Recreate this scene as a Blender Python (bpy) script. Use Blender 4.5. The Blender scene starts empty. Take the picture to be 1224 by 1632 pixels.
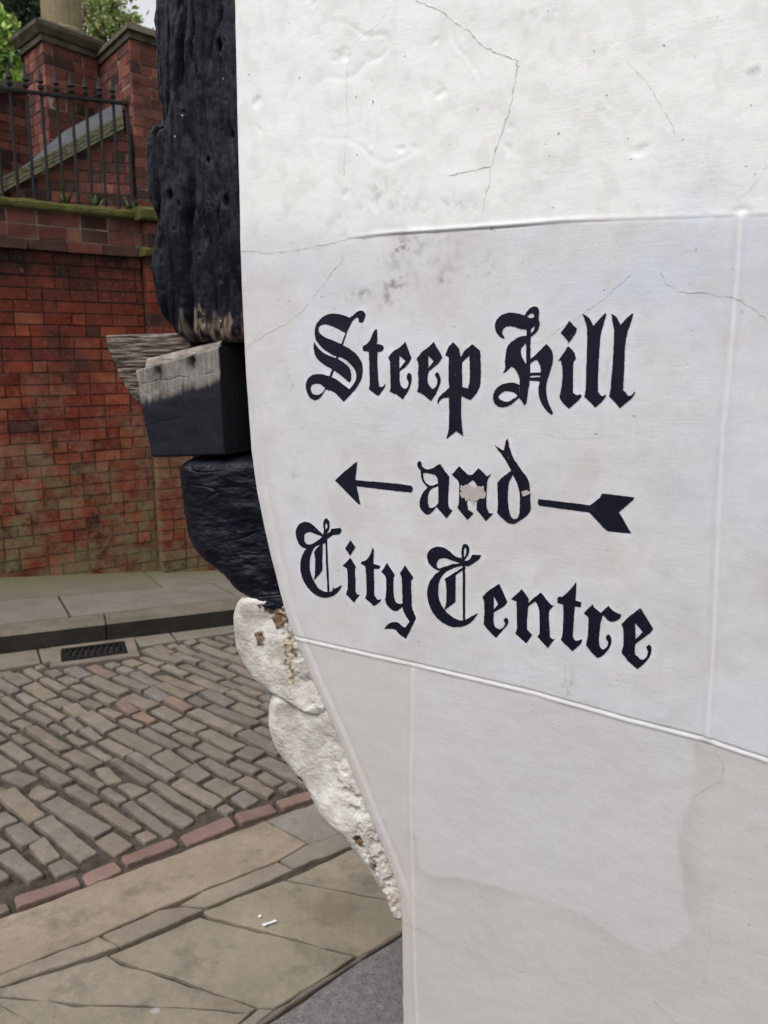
import bpy, math, random
import numpy as np
from mathutils import Vector
from mathutils.geometry import delaunay_2d_cdt

random.seed(7); RNG = np.random.default_rng(7)
R = math.radians
S = bpy.context.scene
COL = S.collection

# ------------------------------------------------------------------ camera
F, CX, CY, CH, PITCH = 1300.0, 612.0, 816.0, 1.6, R(11.1)
cd = bpy.data.cameras.new('camera'); cam = bpy.data.objects.new('camera', cd); COL.objects.link(cam)
cam.location = (0, 0, CH); cam.rotation_euler = (R(90) - PITCH, 0, 0)
cd.sensor_fit = 'VERTICAL'; cd.sensor_height = 36; cd.sensor_width = 27; cd.lens = F / 1632 * 36
cd.clip_start = 0.02; cd.clip_end = 2000
cd.dof.use_dof = True; cd.dof.focus_distance = 1.38; cd.dof.aperture_fstop = 7.5
S.camera = cam
S.render.resolution_x = 768; S.render.resolution_y = 1024

# ------------------------------------------------------------------ sky, sun, exposure
SUN_EL, SUN_AZ = R(58), R(215)       # azimuth clockwise from +Y: behind the camera, a little to the left
w = bpy.data.worlds.new('World'); S.world = w; w.use_nodes = True
nt = w.node_tree; nt.nodes.clear()
out = nt.nodes.new('ShaderNodeOutputWorld'); bg = nt.nodes.new('ShaderNodeBackground')
sky = nt.nodes.new('ShaderNodeTexSky'); sky.sky_type = 'NISHITA'; sky.sun_disc = False
sky.sun_elevation = SUN_EL; sky.sun_rotation = SUN_AZ; sky.dust_density = 3; sky.air_density = 1.0
hs = nt.nodes.new('ShaderNodeHueSaturation'); hs.inputs['Saturation'].default_value = 0.10
bg.inputs[1].default_value = 0.148
nt.links.new(sky.outputs[0], hs.inputs['Color']); nt.links.new(hs.outputs[0], bg.inputs[0]); nt.links.new(bg.outputs[0], out.inputs[0])
sl = bpy.data.lights.new('sun', 'SUN'); sl.energy = 0.7; sl.angle = R(25); sl.color = (1, .97, .93)
so = bpy.data.objects.new('sun', sl); COL.objects.link(so); so.location = (-3, -3, 8)
sd = Vector((math.sin(SUN_AZ) * math.cos(SUN_EL), math.cos(SUN_AZ) * math.cos(SUN_EL), math.sin(SUN_EL)))
so.rotation_euler = sd.to_track_quat('Z', 'Y').to_euler()
S.view_settings.view_transform = 'Standard'; S.view_settings.look = 'None'
S.view_settings.gamma = 1; S.view_settings.use_curve_mapping = False; S.view_settings.exposure = 0.60

# ------------------------------------------------------------------ ray helpers (pixel of the 1224x1632 photo -> point on a real plane)
def ray(px, py):
    px = np.asarray(px, float); py = np.asarray(py, float)
    x = (px - CX) / F; y = (CY - py) / F
    c, s = math.cos(PITCH), math.sin(PITCH)
    return np.stack([x, c + y * s, -s + y * c], -1)
def on_z(px, py, z=0.0):
    r = ray(px, py); t = (z - CH) / r[..., 2]
    return np.stack([r[..., 0] * t, r[..., 1] * t, np.full_like(t, z)], -1)
class Plane:
    """vertical plane: u along, z up, w outwards (towards the camera)"""
    def __init__(s, o, ang):
        s.U = np.array([math.sin(ang), math.cos(ang), 0.]); s.N = np.array([s.U[1], -s.U[0], 0.]); s.O = np.array([o[0], o[1], 0.])
    def uz(s, px, py, w=0.0):
        r = ray(px, py); c = np.array([0, 0, CH])
        t = (w - (c - s.O) @ s.N) / (r @ s.N)
        p = c + r * t[..., None] if np.ndim(t) else c + r * t
        return (p - s.O) @ s.U, p[..., 2]
    def P(s, u, z, w=0.0):
        u, z, w = np.broadcast_arrays(np.asarray(u, float), np.asarray(z, float), np.asarray(w, float))
        return s.O + u[..., None] * s.U + w[..., None] * s.N + z[..., None] * np.array([0, 0, 1.])

# ------------------------------------------------------------------ numpy gradient noise
_perm = np.random.default_rng(3).permutation(256); _perm = np.concatenate([_perm, _perm])
_ga = np.random.default_rng(4).uniform(0, 2 * math.pi, 256); _gx, _gy = np.cos(_ga), np.sin(_ga)
def pn(x, y, seed=0):
    x, y = np.broadcast_arrays(np.asarray(x, float) + seed * 17.31, np.asarray(y, float) + seed * 5.77)
    xi = np.floor(x).astype(int); yi = np.floor(y).astype(int); xf = x - xi; yf = y - yi
    u = xf ** 3 * (xf * (xf * 6 - 15) + 10); v = yf ** 3 * (yf * (yf * 6 - 15) + 10)
    def g(ix, iy, dx, dy):
        h = _perm[(_perm[ix & 255] + iy) & 255]; return _gx[h] * dx + _gy[h] * dy
    a = g(xi, yi, xf, yf); b = g(xi + 1, yi, xf - 1, yf); c = g(xi, yi + 1, xf, yf - 1); d = g(xi + 1, yi + 1, xf - 1, yf - 1)
    return (a + (b - a) * u + (c - a) * v + (a - b - c + d) * u * v) * 1.5
def fbm(x, y, o=4, seed=0):
    t = 0; a = 1
    for i in range(o): t = t + a * pn(x * 2 ** i, y * 2 ** i, seed + i); a *= .5
    return t
def sst(a, b, x): t = np.clip((x - a) / (b - a), 0, 1); return t * t * (3 - 2 * t)
def seg_dist(u, z, pts):
    best = np.full(np.shape(u), 9.); side = np.zeros(np.shape(u))
    for (a, b) in zip(pts[:-1], pts[1:]):
        dx, dz = b[0] - a[0], b[1] - a[1]; L = dx * dx + dz * dz
        t = np.clip(((u - a[0]) * dx + (z - a[1]) * dz) / L, 0, 1)
        ex = u - a[0] - t * dx; ez = z - a[1] - t * dz; d = np.hypot(ex, ez)
        m = d < best; best = np.where(m, d, best); side = np.where(m, np.sign(dx * ez - dz * ex), side)
    return best, side

# ------------------------------------------------------------------ scene graph helpers
def wloc(o):
    v = np.zeros(3)
    while o is not None: v = v + np.array(o.location); o = o.parent
    return v
def tag(o, label=None, cat=None, group=None, kind=None):
    if label: o['label'] = label
    if cat: o['category'] = cat
    if group: o['group'] = group
    if kind: o['kind'] = kind
    return o
def empty(name, loc):
    o = bpy.data.objects.new(name, None); COL.objects.link(o); o.location = [float(c) for c in loc]; o.empty_display_size = .1; return o
def mesh_obj(name, verts, faces, mats, parent=None, cols=None, fmat=None, smooth=False, base=None):
    verts = np.asarray(verts, float).reshape(-1, 3)
    off = wloc(parent) if parent is not None else (np.array(base) if base is not None else np.zeros(3))
    me = bpy.data.meshes.new(name)
    me.from_pydata((verts - off).tolist(), [], faces if isinstance(faces, list) else faces.tolist())
    for m in (mats if isinstance(mats, (list, tuple)) else [mats]): me.materials.append(m)
    if fmat is not None: me.polygons.foreach_set('material_index', np.asarray(fmat, np.int32))
    if smooth: me.polygons.foreach_set('use_smooth', np.ones(len(me.polygons), bool))
    if cols is not None:
        a = me.color_attributes.new('Col', 'FLOAT_COLOR', 'POINT')
        c = np.ones((len(verts), 4)); c[:, :3] = np.asarray(cols)[:, :3]; a.data.foreach_set('color', c.ravel())
    me.update()
    o = bpy.data.objects.new(name, me); COL.objects.link(o)
    if parent is not None: o.parent = parent
    elif base is not None: o.location = base
    return o
class MB:
    def __init__(s): s.v = []; s.f = []; s.c = []; s.m = []
    def add(s, verts, faces, col=(.5, .5, .5), mat=0):
        n = len(s.v); s.v += [tuple(map(float, p)) for p in verts]; s.f += [tuple(i + n for i in f) for f in faces]
        s.c += [col] * len(verts); s.m += [mat] * len(faces)
    def hexa(s, p, col=(.5, .5, .5), mat=0):   # p: 4 bottom (ccw), 4 top
        s.add(p, [(0, 3, 2, 1), (4, 5, 6, 7), (0, 1, 5, 4), (1, 2, 6, 5), (2, 3, 7, 6), (3, 0, 4, 7)], col, mat)
    def pbox(s, pl, u0, u1, z0, z1, w0, w1, col=(.5, .5, .5), mat=0):
        q = [(u0, z0, w1), (u1, z0, w1), (u1, z0, w0), (u0, z0, w0)]
        s.hexa([pl.P(*a) for a in q] + [pl.P(a[0], z1, a[2]) for a in q], col, mat)
    def lathe(s, c, prof, n=10, col=(.5, .5, .5)):
        vs = []; fs = []
        for r, z in prof:
            for k in range(n):
                a = 2 * math.pi * k / n; vs.append((c[0] + r * math.cos(a), c[1] + r * math.sin(a), c[2] + z))
        for i in range(len(prof) - 1):
            for k in range(n): fs.append((i * n + k, i * n + (k + 1) % n, (i + 1) * n + (k + 1) % n, (i + 1) * n + k))
        fs.append(tuple(range(n))[::-1]); fs.append(tuple((len(prof) - 1) * n + k for k in range(n)))
        s.add(vs, fs, col)
    def tube(s, a, b, r0, r1, n=8, col=(.5, .5, .5)):
        a = Vector(a); b = Vector(b); d = (b - a).normalized(); x = d.orthogonal().normalized(); y = d.cross(x)
        vs = [];
        for p, r in ((a, r0), (b, r1)):
            for k in range(n):
                t = 2 * math.pi * k / n; vs.append(tuple(p + x * r * math.cos(t) + y * r * math.sin(t)))
        fs = [(k, (k + 1) % n, n + (k + 1) % n, n + k) for k in range(n)] + [tuple(range(n))[::-1], tuple(range(n, 2 * n))]
        s.add(vs, fs, col)
    def build(s, name, mats, parent=None, smooth=False, base=None):
        return mesh_obj(name, s.v, s.f, mats, parent, s.c, s.m, smooth, base)

# ------------------------------------------------------------------ materials
def material(name, base=None, rough=.8, vary=.25, vscale=12, bump=.3, bscale=60, bdist=.003, spec=.4, stretch=(1, 1, 1), moss=None, extra=None, tint=None):
    """base None -> colour attribute 'Col'. vary: brightness variation by noise. moss: (colour, scale, threshold, zmin, zmax, soft)"""
    m = bpy.data.materials.new(name); m.use_nodes = True; N = m.node_tree.nodes; L = m.node_tree.links
    b = N['Principled BSDF']; b.inputs['Roughness'].default_value = rough; b.inputs['Specular IOR Level'].default_value = spec
    tc = N.new('ShaderNodeTexCoord'); mp = N.new('ShaderNodeMapping'); mp.inputs['Scale'].default_value = stretch
    L.new(tc.outputs['Object'], mp.inputs[0])
    if base is None:
        a = N.new('ShaderNodeAttribute'); a.attribute_name = 'Col'; c = a.outputs['Color']
    else:
        a = N.new('ShaderNodeRGB'); a.outputs[0].default_value = (*base, 1); c = a.outputs[0]
    def noise(scale, det=6, ro=.6, vec=None, dist=0):
        n = N.new('ShaderNodeTexNoise'); n.inputs['Scale'].default_value = scale; n.inputs['Detail'].default_value = det
        n.inputs['Roughness'].default_value = ro; n.inputs['Distortion'].default_value = dist
        L.new(vec or mp.outputs[0], n.inputs['Vector']); return n.outputs['Fac']
    def rng(x, a0, a1, b0, b1):
        n = N.new('ShaderNodeMapRange'); n.inputs[1].default_value = a0; n.inputs[2].default_value = a1
        n.inputs[3].default_value = b0; n.inputs[4].default_value = b1; L.new(x, n.inputs[0]); return n.outputs[0]
    def mulc(c, f):
        n = N.new('ShaderNodeVectorMath'); n.operation = 'SCALE'; L.new(c, n.inputs[0]); L.new(f, n.inputs['Scale']); return n.outputs[0]
    def mixc(f, c1, col):
        n = N.new('ShaderNodeMix'); n.data_type = 'RGBA'; L.new(f, n.inputs[0]); L.new(c1, n.inputs[6])
        if isinstance(col, tuple): n.inputs[7].default_value = (*col, 1)
        else: L.new(col, n.inputs[7])
        return n.outputs[2]
    if vary:
        c = mulc(c, rng(noise(vscale), .25, .75, 1 - vary, 1 + vary))
        c = mulc(c, rng(noise(vscale * 9, 4), .25, .75, 1 - vary * .6, 1 + vary * .6))
    if tint:
        c = mixc(rng(noise(tint[1], 5), tint[2], tint[2] + .12, 0, tint[3]), c, tint[0])
    if moss:
        col, sc, th, z0, z1, soft = moss
        sx = N.new('ShaderNodeSeparateXYZ'); geo = N.new('ShaderNodeNewGeometry'); L.new(geo.outputs['Position'], sx.inputs[0])
        zf = rng(sx.outputs['Z'], z0, z1, 0, 1); nf = rng(noise(sc, 6, .7), th, th + soft, 0, 1)
        mu = N.new('ShaderNodeMath'); mu.operation = 'MULTIPLY'; L.new(zf, mu.inputs[0]); L.new(nf, mu.inputs[1])
        c = mixc(mu.outputs[0], c, col)
    L.new(c, b.inputs['Base Color'])
    if bump:
        h = noise(bscale, 8, .65)
        bp = N.new('ShaderNodeBump'); bp.inputs['Strength'].default_value = bump; bp.inputs['Distance'].default_value = bdist
        L.new(h, bp.inputs['Height']); L.new(bp.outputs[0], b.inputs['Normal'])
    if extra: extra(m, N, L, b, c, noise, rng, mixc, mulc, tc)
    return m

def plaster_extra(m, N, L, b, c, noise, rng, mixc, mulc, tc):
    # brush strokes (nearly level and nearly upright) and tiny pits
    mp1 = N.new('ShaderNodeMapping'); mp1.inputs['Rotation'].default_value = (0, 0, WALL_ROT); L.new(tc.outputs['Object'], mp1.inputs[0])
    mh = N.new('ShaderNodeMapping'); mh.inputs['Scale'].default_value = (16, 16, 210); L.new(mp1.outputs[0], mh.inputs[0])
    mv = N.new('ShaderNodeMapping'); mv.inputs['Scale'].default_value = (210, 1, 18); L.new(mp1.outputs[0], mv.inputs[0])
    nh = noise(1, 5, .7, mh.outputs[0], 1.6); nv = noise(1, 5, .7, mv.outputs[0], 1.6)
    sel = rng(noise(3.5, 2), .50, .66, 0, .8)
    mx = N.new('ShaderNodeMix'); mx.data_type = 'FLOAT'; L.new(sel, mx.inputs[0]); L.new(nh, mx.inputs[2]); L.new(nv, mx.inputs[3])
    nf = noise(190, 6, .7)
    ad = N.new('ShaderNodeMath'); ad.operation = 'MULTIPLY_ADD'; L.new(nf, ad.inputs[0]); ad.inputs[1].default_value = 1.3; L.new(mx.outputs[0], ad.inputs[2])
    vo = N.new('ShaderNodeTexVoronoi'); vo.inputs['Scale'].default_value = 34; L.new(tc.outputs['Object'], vo.inputs['Vector'])
    pit0 = rng(vo.outputs['Distance'], .02, .07, -1.2, 0); pk = N.new('ShaderNodeMath'); pk.operation = 'MULTIPLY'; L.new(pit0, pk.inputs[0]); L.new(rng(noise(9, 2), .5, .62, 0, 1), pk.inputs[1]); pit = pk.outputs[0]
    ad2 = N.new('ShaderNodeMath'); ad2.operation = 'ADD'; L.new(ad.outputs[0], ad2.inputs[0]); L.new(pit, ad2.inputs[1])
    bp = N.new('ShaderNodeBump'); bp.inputs['Strength'].default_value = .30; bp.inputs['Distance'].default_value = .0009
    L.new(ad2.outputs[0], bp.inputs['Height']); L.new(bp.outputs[0], b.inputs['Normal'])
    c2 = mulc(c, rng(mx.outputs[0], (.3), .7, .985, 1.015))
    spk = rng(noise(140, 3, .7), .70, .76, 0, .55)
    c2 = mixc(spk, c2, (.30, .28, .27)); L.new(c2, b.inputs['Base Color'])

def brick_extra(m, N, L, b, c, noise, rng, mixc, mulc, tc):
    geo = N.new('ShaderNodeNewGeometry'); sx = N.new('ShaderNodeSeparateXYZ'); L.new(geo.outputs['Position'], sx.inputs[0])
    def mul(a, b_): n = N.new('ShaderNodeMath'); n.operation = 'MULTIPLY'; L.new(a, n.inputs[0]); L.new(b_, n.inputs[1]); n.use_clamp = True; return n.outputs[0]
    z = sx.outputs['Z']
    c = mixc(mul(rng(z, 1.75, 2.15, 0, 1), rng(noise(4, 6, .7), .30, .56, 0, 1)), c, (.022, .016, .015))      # dark patches, denser up towards the string course
    c = mixc(mul(rng(z, 1.75, 1.0, 0, 1), rng(noise(3.7, 7, .8), .47, .60, 0, .8)), c, (.24, .15, .11))     # pale bloom low down
    c = mixc(mul(rng(z, 1.1, .6, 0, 1), rng(noise(2.6, 8, .8), .43, .55, 0, .9)), c, (.185, .17, .090))     # moss
    c = mixc(mul(rng(z, 1.7, .9, 0, 1), rng(noise(6.5, 7, .8), .57, .65, 0, .85)), c, (.025, .016, .013))     # black damp spots
    c = mixc(rng(noise(38, 4, .75), .58, .68, 0, .5), c, (.32, .13, .09)); c = mixc(rng(noise(21, 5, .75), .58, .70, 0, .7), c, (.05, .022, .018)); c = mixc(rng(noise(1.6, 6, .8), .52, .62, 0, .35), c, (.10, .035, .027))
    L.new(c, b.inputs['Base Color'])
def letter_extra(m, N, L, b, c, noise, rng, mixc, mulc, tc):
    c2 = mixc(rng(noise(260, 3, .7), .70, .75, 0, .8), c, (.5, .5, .52)); c2 = mixc(rng(noise(28, 6, .75), .55, .72, 0, .55), c2, (.022, .024, .042))
    mh = N.new('ShaderNodeMapping'); mh.inputs['Scale'].default_value = (4, 4, 90); L.new(tc.outputs['Object'], mh.inputs[0])
    c2 = mixc(rng(noise(3, 5, .75, mh.outputs[0], .5), .72, .80, 0, .45), c2, (.10, .12, .18)); L.new(c2, b.inputs['Base Color'])

# ------------------------------------------------------------------ planes of the place
P_W = 1.10
wa = R(-60.2)
# sign wall: u grows to the right (nearer)
SW = Plane((P_W * math.sin(R(29.8)), P_W * math.cos(R(29.8))), R(119.8)); SW.N = np.array([-math.sin(R(29.8)), -math.cos(R(29.8)), 0])
WALL_ROT = R(29.8)
pb = on_z(0, 921, .12)
BW = Plane(pb, R(53)); BW.N = np.array([math.cos(R(53)), -math.sin(R(53)), 0])

MAT = {}
MAT['plaster'] = material('white_painted_plaster', None, .6, .025, 7, 0, spec=.35, extra=plaster_extra)
MAT['crack'] = material('crack_shadow', (.40, .38, .36), .9, .3, 60, 0)
MAT['letter'] = material('black_sign_paint', (.006, .007, .017), .5, .15, 40, .25, 240, .0006, spec=.22, extra=letter_extra)
MAT['chip'] = material('bare_patch', (.44, .40, .38), .85, .12, 90, .5, 300, .0008)
MAT['timber'] = material('black_tarred_timber', None, .42, .25, 22, .7, 75, .004, spec=.20, stretch=(2.2, 2.2, .35))
MAT['timber_low'] = material('black_tarred_block', None, .40, .25, 22, .5, 70, .003, spec=.22, stretch=(.6, .6, 1.8))
MAT['timber_end'] = material('beam_end_timber', None, .65, .16, 40, .4, 160, .0012, spec=.2, stretch=(1, 1, 1.6))
MAT['grain'] = material('weathered_oak', None, .85, .45, 26, 1.0, 90, .004, spec=.2, stretch=(.5, .5, 4.5))
MAT['limewash'] = material('limewashed_stone', None, .85, .12, 18, .8, 90, .003, spec=.2)
MAT['brick'] = material('brick_faces', None, .92, .38, 9, .6, 90, .004, spec=.15,
                        tint=((.040, .020, .017), 2.1, .50, .7), extra=brick_extra)
def up_extra(m, N, L, b, c, noise, rng, mixc, mulc, tc):
    h = N.new('ShaderNodeHueSaturation'); h.inputs['Saturation'].default_value = .82; h.inputs['Value'].default_value = .86; L.new(c, h.inputs['Color']); c = h.outputs[0]
    c = mixc(rng(noise(30, 5, .75), .56, .68, 0, .6), c, (.055, .035, .03)); c = mixc(rng(noise(6, 6, .8), .54, .64, 0, .4), c, (.16, .10, .08)); L.new(c, b.inputs['Base Color'])
MAT['brick_up'] = material('garden_brick_faces', None, .92, .35, 9, .6, 90, .004, spec=.15, tint=((.05, .025, .02), 2.4, .52, .7), extra=up_extra)
MAT['mortar'] = material('lime_mortar', None, .95, .3, 10, .6, 90, .004, spec=.1)
MAT['coping'] = material('mossy_stone_coping', (.085, .085, .028), .95, .5, 9, .9, 60, .01, spec=.1)
MAT['stone'] = material('garden_stone', (.20, .165, .10), .9, .35, 8, .7, 60, .006, spec=.15)
MAT['capstone'] = material('dark_cap_stone', (.085, .072, .055), .95, .5, 9, .7, 50, .006, spec=.1)
MAT['lead'] = material('lead_flashing', (.05, .055, .06), .7, .4, 12, .3, 30, .004)
MAT['slate'] = material('lichen_slates', (.105, .105, .062), .9, .6, 14, .9, 40, .01, stretch=(1, 1, 3))
MAT['iron'] = material('black_iron', (.005, .005, .005), .65, .3, 40, .3, 120, .001)
MAT['leaf'] = material('leaves', None, .55, .25, 6, 0, spec=.3)
MAT['bark'] = material('bark', (.06, .045, .03), .95, .4, 12, .8, 40, .01, stretch=(3, 3, 1))
def sett_extra(m, N, L, b, c, noise, rng, mixc, mulc, tc):
    c = mixc(rng(noise(11, 6, .75), .50, .66, 0, .45), c, (.11, .095, .072)); c = mixc(rng(noise(70, 4, .75), .60, .70, 0, .6), c, (.06, .05, .042)); c = mixc(rng(noise(48, 4, .7), .60, .72, 0, .4), c, (.27, .24, .20))
    L.new(c, b.inputs['Base Color'])
MAT['sett'] = material('worn_stone_setts', None, .68, .22, 14, .9, 110, .004, spec=.4, extra=sett_extra)
MAT['joint'] = material('gritty_joints', (.098, .082, .066), .95, .6, 26, 1.0, 120, .012, spec=.1, tint=((.055, .062, .030), 4, .55, .6))
def flag_extra(m, N, L, b, c, noise, rng, mixc, mulc, tc):
    c = mixc(rng(noise(7, 7, .75), .52, .66, 0, .55), c, (.105, .092, .072)); c = mixc(rng(noise(4.3, 7, .8, None, 1.2), .60, .63, 0, .35), c, (.25, .225, .19))
    c = mixc(rng(noise(120, 3, .7), .64, .72, 0, .5), c, (.07, .06, .05)); L.new(c, b.inputs['Base Color'])
MAT['flag'] = material('york_flagstones', None, .72, .2, 4, .7, 60, .004, spec=.35, tint=((.13, .10, .07), 3.2, .56, .5), extra=flag_extra)
MAT['asphalt'] = material('worn_asphalt', (.20, .19, .19), .85, .35, 45, 1.0, 190, .005, spec=.25, tint=((.09, .085, .085), 130, .52, .7))
MAT['far_flag'] = material('far_flagstones', None, .8, .28, 5, .5, 40, .004, spec=.25)
MAT['kerb'] = material('kerb_stone', None, .85, .35, 6, .7, 40, .005, spec=.2)
MAT['earth'] = material('earth', (.06, .05, .03), .95, .4, 3, .8, 20, .02)
MAT['paper'] = material('white_paper', (.75, .75, .74), .8, .05, 30, .2)

# ------------------------------------------------------------------ ground
def quad_sheet(name, pts, mat, z=0):
    return mesh_obj(name, [(p[0], p[1], z) for p in pts], [tuple(range(len(pts)))], mat)
tag(quad_sheet('ground', [(-300, -300), (300, -300), (300, 300), (-300, 300)], MAT['asphalt'], -.06), kind='structure')

# setts: courses run along direction D
ga, gb = on_z(161, 1300), on_z(231, 1345); gc_, gd_ = on_z(348, 1152), on_z(437, 1196)
D1 = (gb - ga)[:2]; D1 /= np.linalg.norm(D1); D2 = (gd_ - gc_)[:2]; D2 /= np.linalg.norm(D2)
D = D1 + D2; D /= np.linalg.norm(D); E = np.array([-D[1], D[0]])
EDGE = [on_z(x, y)[:2] for x, y in ((0, 1461), (97, 1427), (194, 1389), (253, 1364), (313, 1342), (372, 1320), (423, 1302), (469, 1286), (504, 1273))]
ed = EDGE[-1] - EDGE[0]; ed /= np.linalg.norm(ed)
EDGE = [EDGE[0] - ed * 4] + EDGE + [EDGE[-1] + ed * 6]
en = np.array([-ed[1], ed[0]]);  en = en if en[1] > 0 else -en     # towards the road
K0, K1 = on_z(0, 1041)[:2], on_z(380, 994)[:2]; kd = (K1 - K0) / np.linalg.norm(K1 - K0); kn = np.array([-kd[1], kd[0]]); kn = kn if kn[1] > 0 else -kn
G0, G1 = on_z(0, 1066)[:2], on_z(374, 1006)[:2]; gdv = (G1 - G0) / np.linalg.norm(G1 - G0); gn = np.array([-gdv[1], gdv[0]]); gn = gn if gn[1] > 0 else -gn
def edge_off(p):    # signed distance from the flag edge, + on the road side
    best = 9e9; r = 0
    for a, b in zip(EDGE[:-1], EDGE[1:]):
        d = b - a; L = np.linalg.norm(d); d = d / L; t = min(max((p - a) @ d, 0), L); q = a + d * t; dist = np.linalg.norm(p - q)
        if dist < best: best = dist; n = np.array([-d[1], d[0]]); n = n if n[1] > 0 else -n; r = (p - a) @ n
    return r
road_far = [K0 - kd * 6, K1 + kd * 9]
tag(quad_sheet('road_bed', [EDGE[0], EDGE[-1], road_far[1] + kn * .03, road_far[0] + kn * .03], MAT['joint'], -.016), kind='structure')

def sett(mb, c, ax, ay, lx, ly, z, col, rnd=.012, tilt=.004, jit=.006):
    """rounded stone block, top gently domed; c centre, ax/ay unit axes, lx/ly full sizes"""
    hx, hy = lx / 2, ly / 2; ring = []
    r = min(rnd, hx * .5, hy * .5)
    cs = [(hx - random.uniform(0, jit), hy - random.uniform(0, jit)), (-hx + random.uniform(0, jit), hy - random.uniform(0, jit)),
          (-hx + random.uniform(0, jit), -hy + random.uniform(0, jit)), (hx - random.uniform(0, jit), -hy + random.uniform(0, jit))]
    for i in range(4):
        p = np.array(cs[i]); a = np.array(cs[i - 1]); b = np.array(cs[(i + 1) % 4])
        ra = (a - p) / np.linalg.norm(a - p); rb = (b - p) / np.linalg.norm(b - p)
        ring += [p + ra * r * 1.2, p + (ra + rb) * r * .28, p + rb * r * 1.2]
        nseg = max(1, int(np.linalg.norm(b - p) / .045))
        for k in range(1, nseg):
            q = p + (b - p) * k / nseg; nn = np.array([-(b - p)[1], (b - p)[0]]); nn = nn / np.linalg.norm(nn)
            ring.append(q + nn * random.uniform(-.003, .003))
    tx, ty = random.gauss(0, tilt), random.gauss(0, tilt); n = len(ring); vs = []
    for k, (sc, dz) in enumerate(((1.0, -.035), (1.0, -.006), (.975, -.0012), (.90, .0), (.5, .0008))):
        for q in ring:
            x, y = (q * sc) if k != 2 and k != 3 else (q - q / np.linalg.norm(q) * (.0025 if k == 2 else .007))
            p = c + ax * x + ay * y
            vs.append((p[0], p[1], z + dz + x * tx / max(hx, .05) + y * ty / max(hy, .05)))
    vs.append((c[0], c[1], z + .001))
    fs = []
    for k in range(4):
        for i in range(n): fs.append((k * n + i, k * n + (i + 1) % n, (k + 1) * n + (i + 1) % n, (k + 1) * n + i))
    for i in range(n): fs.append((4 * n + i, 4 * n + (i + 1) % n, 5 * n))
    mb.add(vs, fs, col)
PAL = [(.168, .143, .116), (.155, .138, .118), (.180, .148, .114), (.148, .134, .118), (.163, .138, .112), (.178, .152, .122), (.142, .127, .110), (.152, .127, .106), (.150, .142, .133), (.160, .142, .120)]
def scol():
    c = (np.array(random.choice(PAL)) * .7 + .3 * np.array((.165, .147, .130))) * random.uniform(1.08, 1.32) * np.array((1.03, 1.0, .965))
    if random.random() < .03: c = c * np.array([1.12, .92, .88])
    return tuple(c)
sm = MB(); org = on_z(200, 1250)[:2]
grate_c = on_z(150, 1037)[:2]
y = -4.2
patch_c = on_z(110, 1232)[:2]
while y < 6.0:
    wv = random.choice([.064, .070, .076, .082, .088, .098]); x = -6.5 + random.uniform(0, .3); drift = 0
    while x < 7.5:
        l = random.choice([.13, .17, .20, .23, .26, .30, .34, .15]) * random.uniform(.92, 1.08)
        yy = y + wv / 2 + .012 * math.sin(x * 1.3 + 1); xa, xb = x, x + l
        def good(xx, mg=0):      # is this end of the sett inside the carriageway
            for sgn in (-1, 1):
                p = org + D * xx + E * (yy + sgn * wv * .36)
                if edge_off(p) < .088 or (p - G0) @ gn > -.008: return False
                if abs((p - grate_c) @ kd) < .232 and abs((p - grate_c) @ kn) < .175: return False
            return True
        mid = org + D * (x + l / 2) + E * yy; xn = x + l
        if not (abs(mid[0]) < 5 and .4 < mid[1] < 9): x = xn; continue
        while xb - xa > .05 and not good(xb): xb -= .008
        while xb - xa > .05 and not good(xa): xa += .008
        ok = xb - xa > .055; l = xb - xa; c = org + D * (xa + l / 2) + E * yy; x = xa
        if ok:
            dp = np.linalg.norm((c - patch_c) / np.array([1.0, .6]))
            if dp < .30 and random.random() < .45:      # the mended patch of small broken stones
                k = 2
                for q in range(k):
                    cc = c + D * ((q + .5) / k - .5) * l
                    a = random.uniform(-.22, .22); ax = D * math.cos(a) + E * math.sin(a); ay = -D * math.sin(a) + E * math.cos(a)
                    sett(sm, cc, ax, ay, l / k - .004, wv - random.uniform(.0, .02), random.gauss(-.005, .003), scol(), .010, .006, .018)
            else:
                a = random.gauss(0, .022); ax = D * math.cos(a) + E * math.sin(a); ay = -D * math.sin(a) + E * math.cos(a)
                sett(sm, c, ax, ay, l - random.uniform(.006, .014), wv - random.uniform(.010, .020), random.gauss(0, .003), scol(), .005, .003, .011)
        x = xn
    y += wv
tag(sm.build('road', [MAT['sett']], smooth=False), kind='structure')
# red brick edging of the pavement
eb = MB(); s_ = 0.0
seglen = [np.linalg.norm(b - a) for a, b in zip(EDGE[:-1], EDGE[1:])]; tot = sum(seglen)
def along(s):
    for a, b, L in zip(EDGE[:-1], EDGE[1:], seglen):
        if s <= L: return a + (b - a) * s / L, (b - a) / L
        s -= L
    return EDGE[-1], ed
while s_ < tot - .3:
    l = random.choice([.19, .215, .2, .16, .13]); p, d = along(s_ + l / 2); n = np.array([-d[1], d[0]]); n = n if n[1] > 0 else -n
    if abs(p[0]) < 5:
        base = np.array(random.choice([(.225, .145, .122), (.205, .148, .122), (.24, .148, .125), (.20, .15, .125), (.225, .165, .14), (.21, .13, .11)])) * random.uniform(.85, 1.1)
        sett(eb, p + n * .044, d, n, l - .014, random.uniform(.052, .066), random.gauss(-.001, .002), tuple(base), .008, .003, .005)
    s_ += l
tag(eb.build('brick_edging', [MAT['sett']]), kind='structure')

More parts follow.
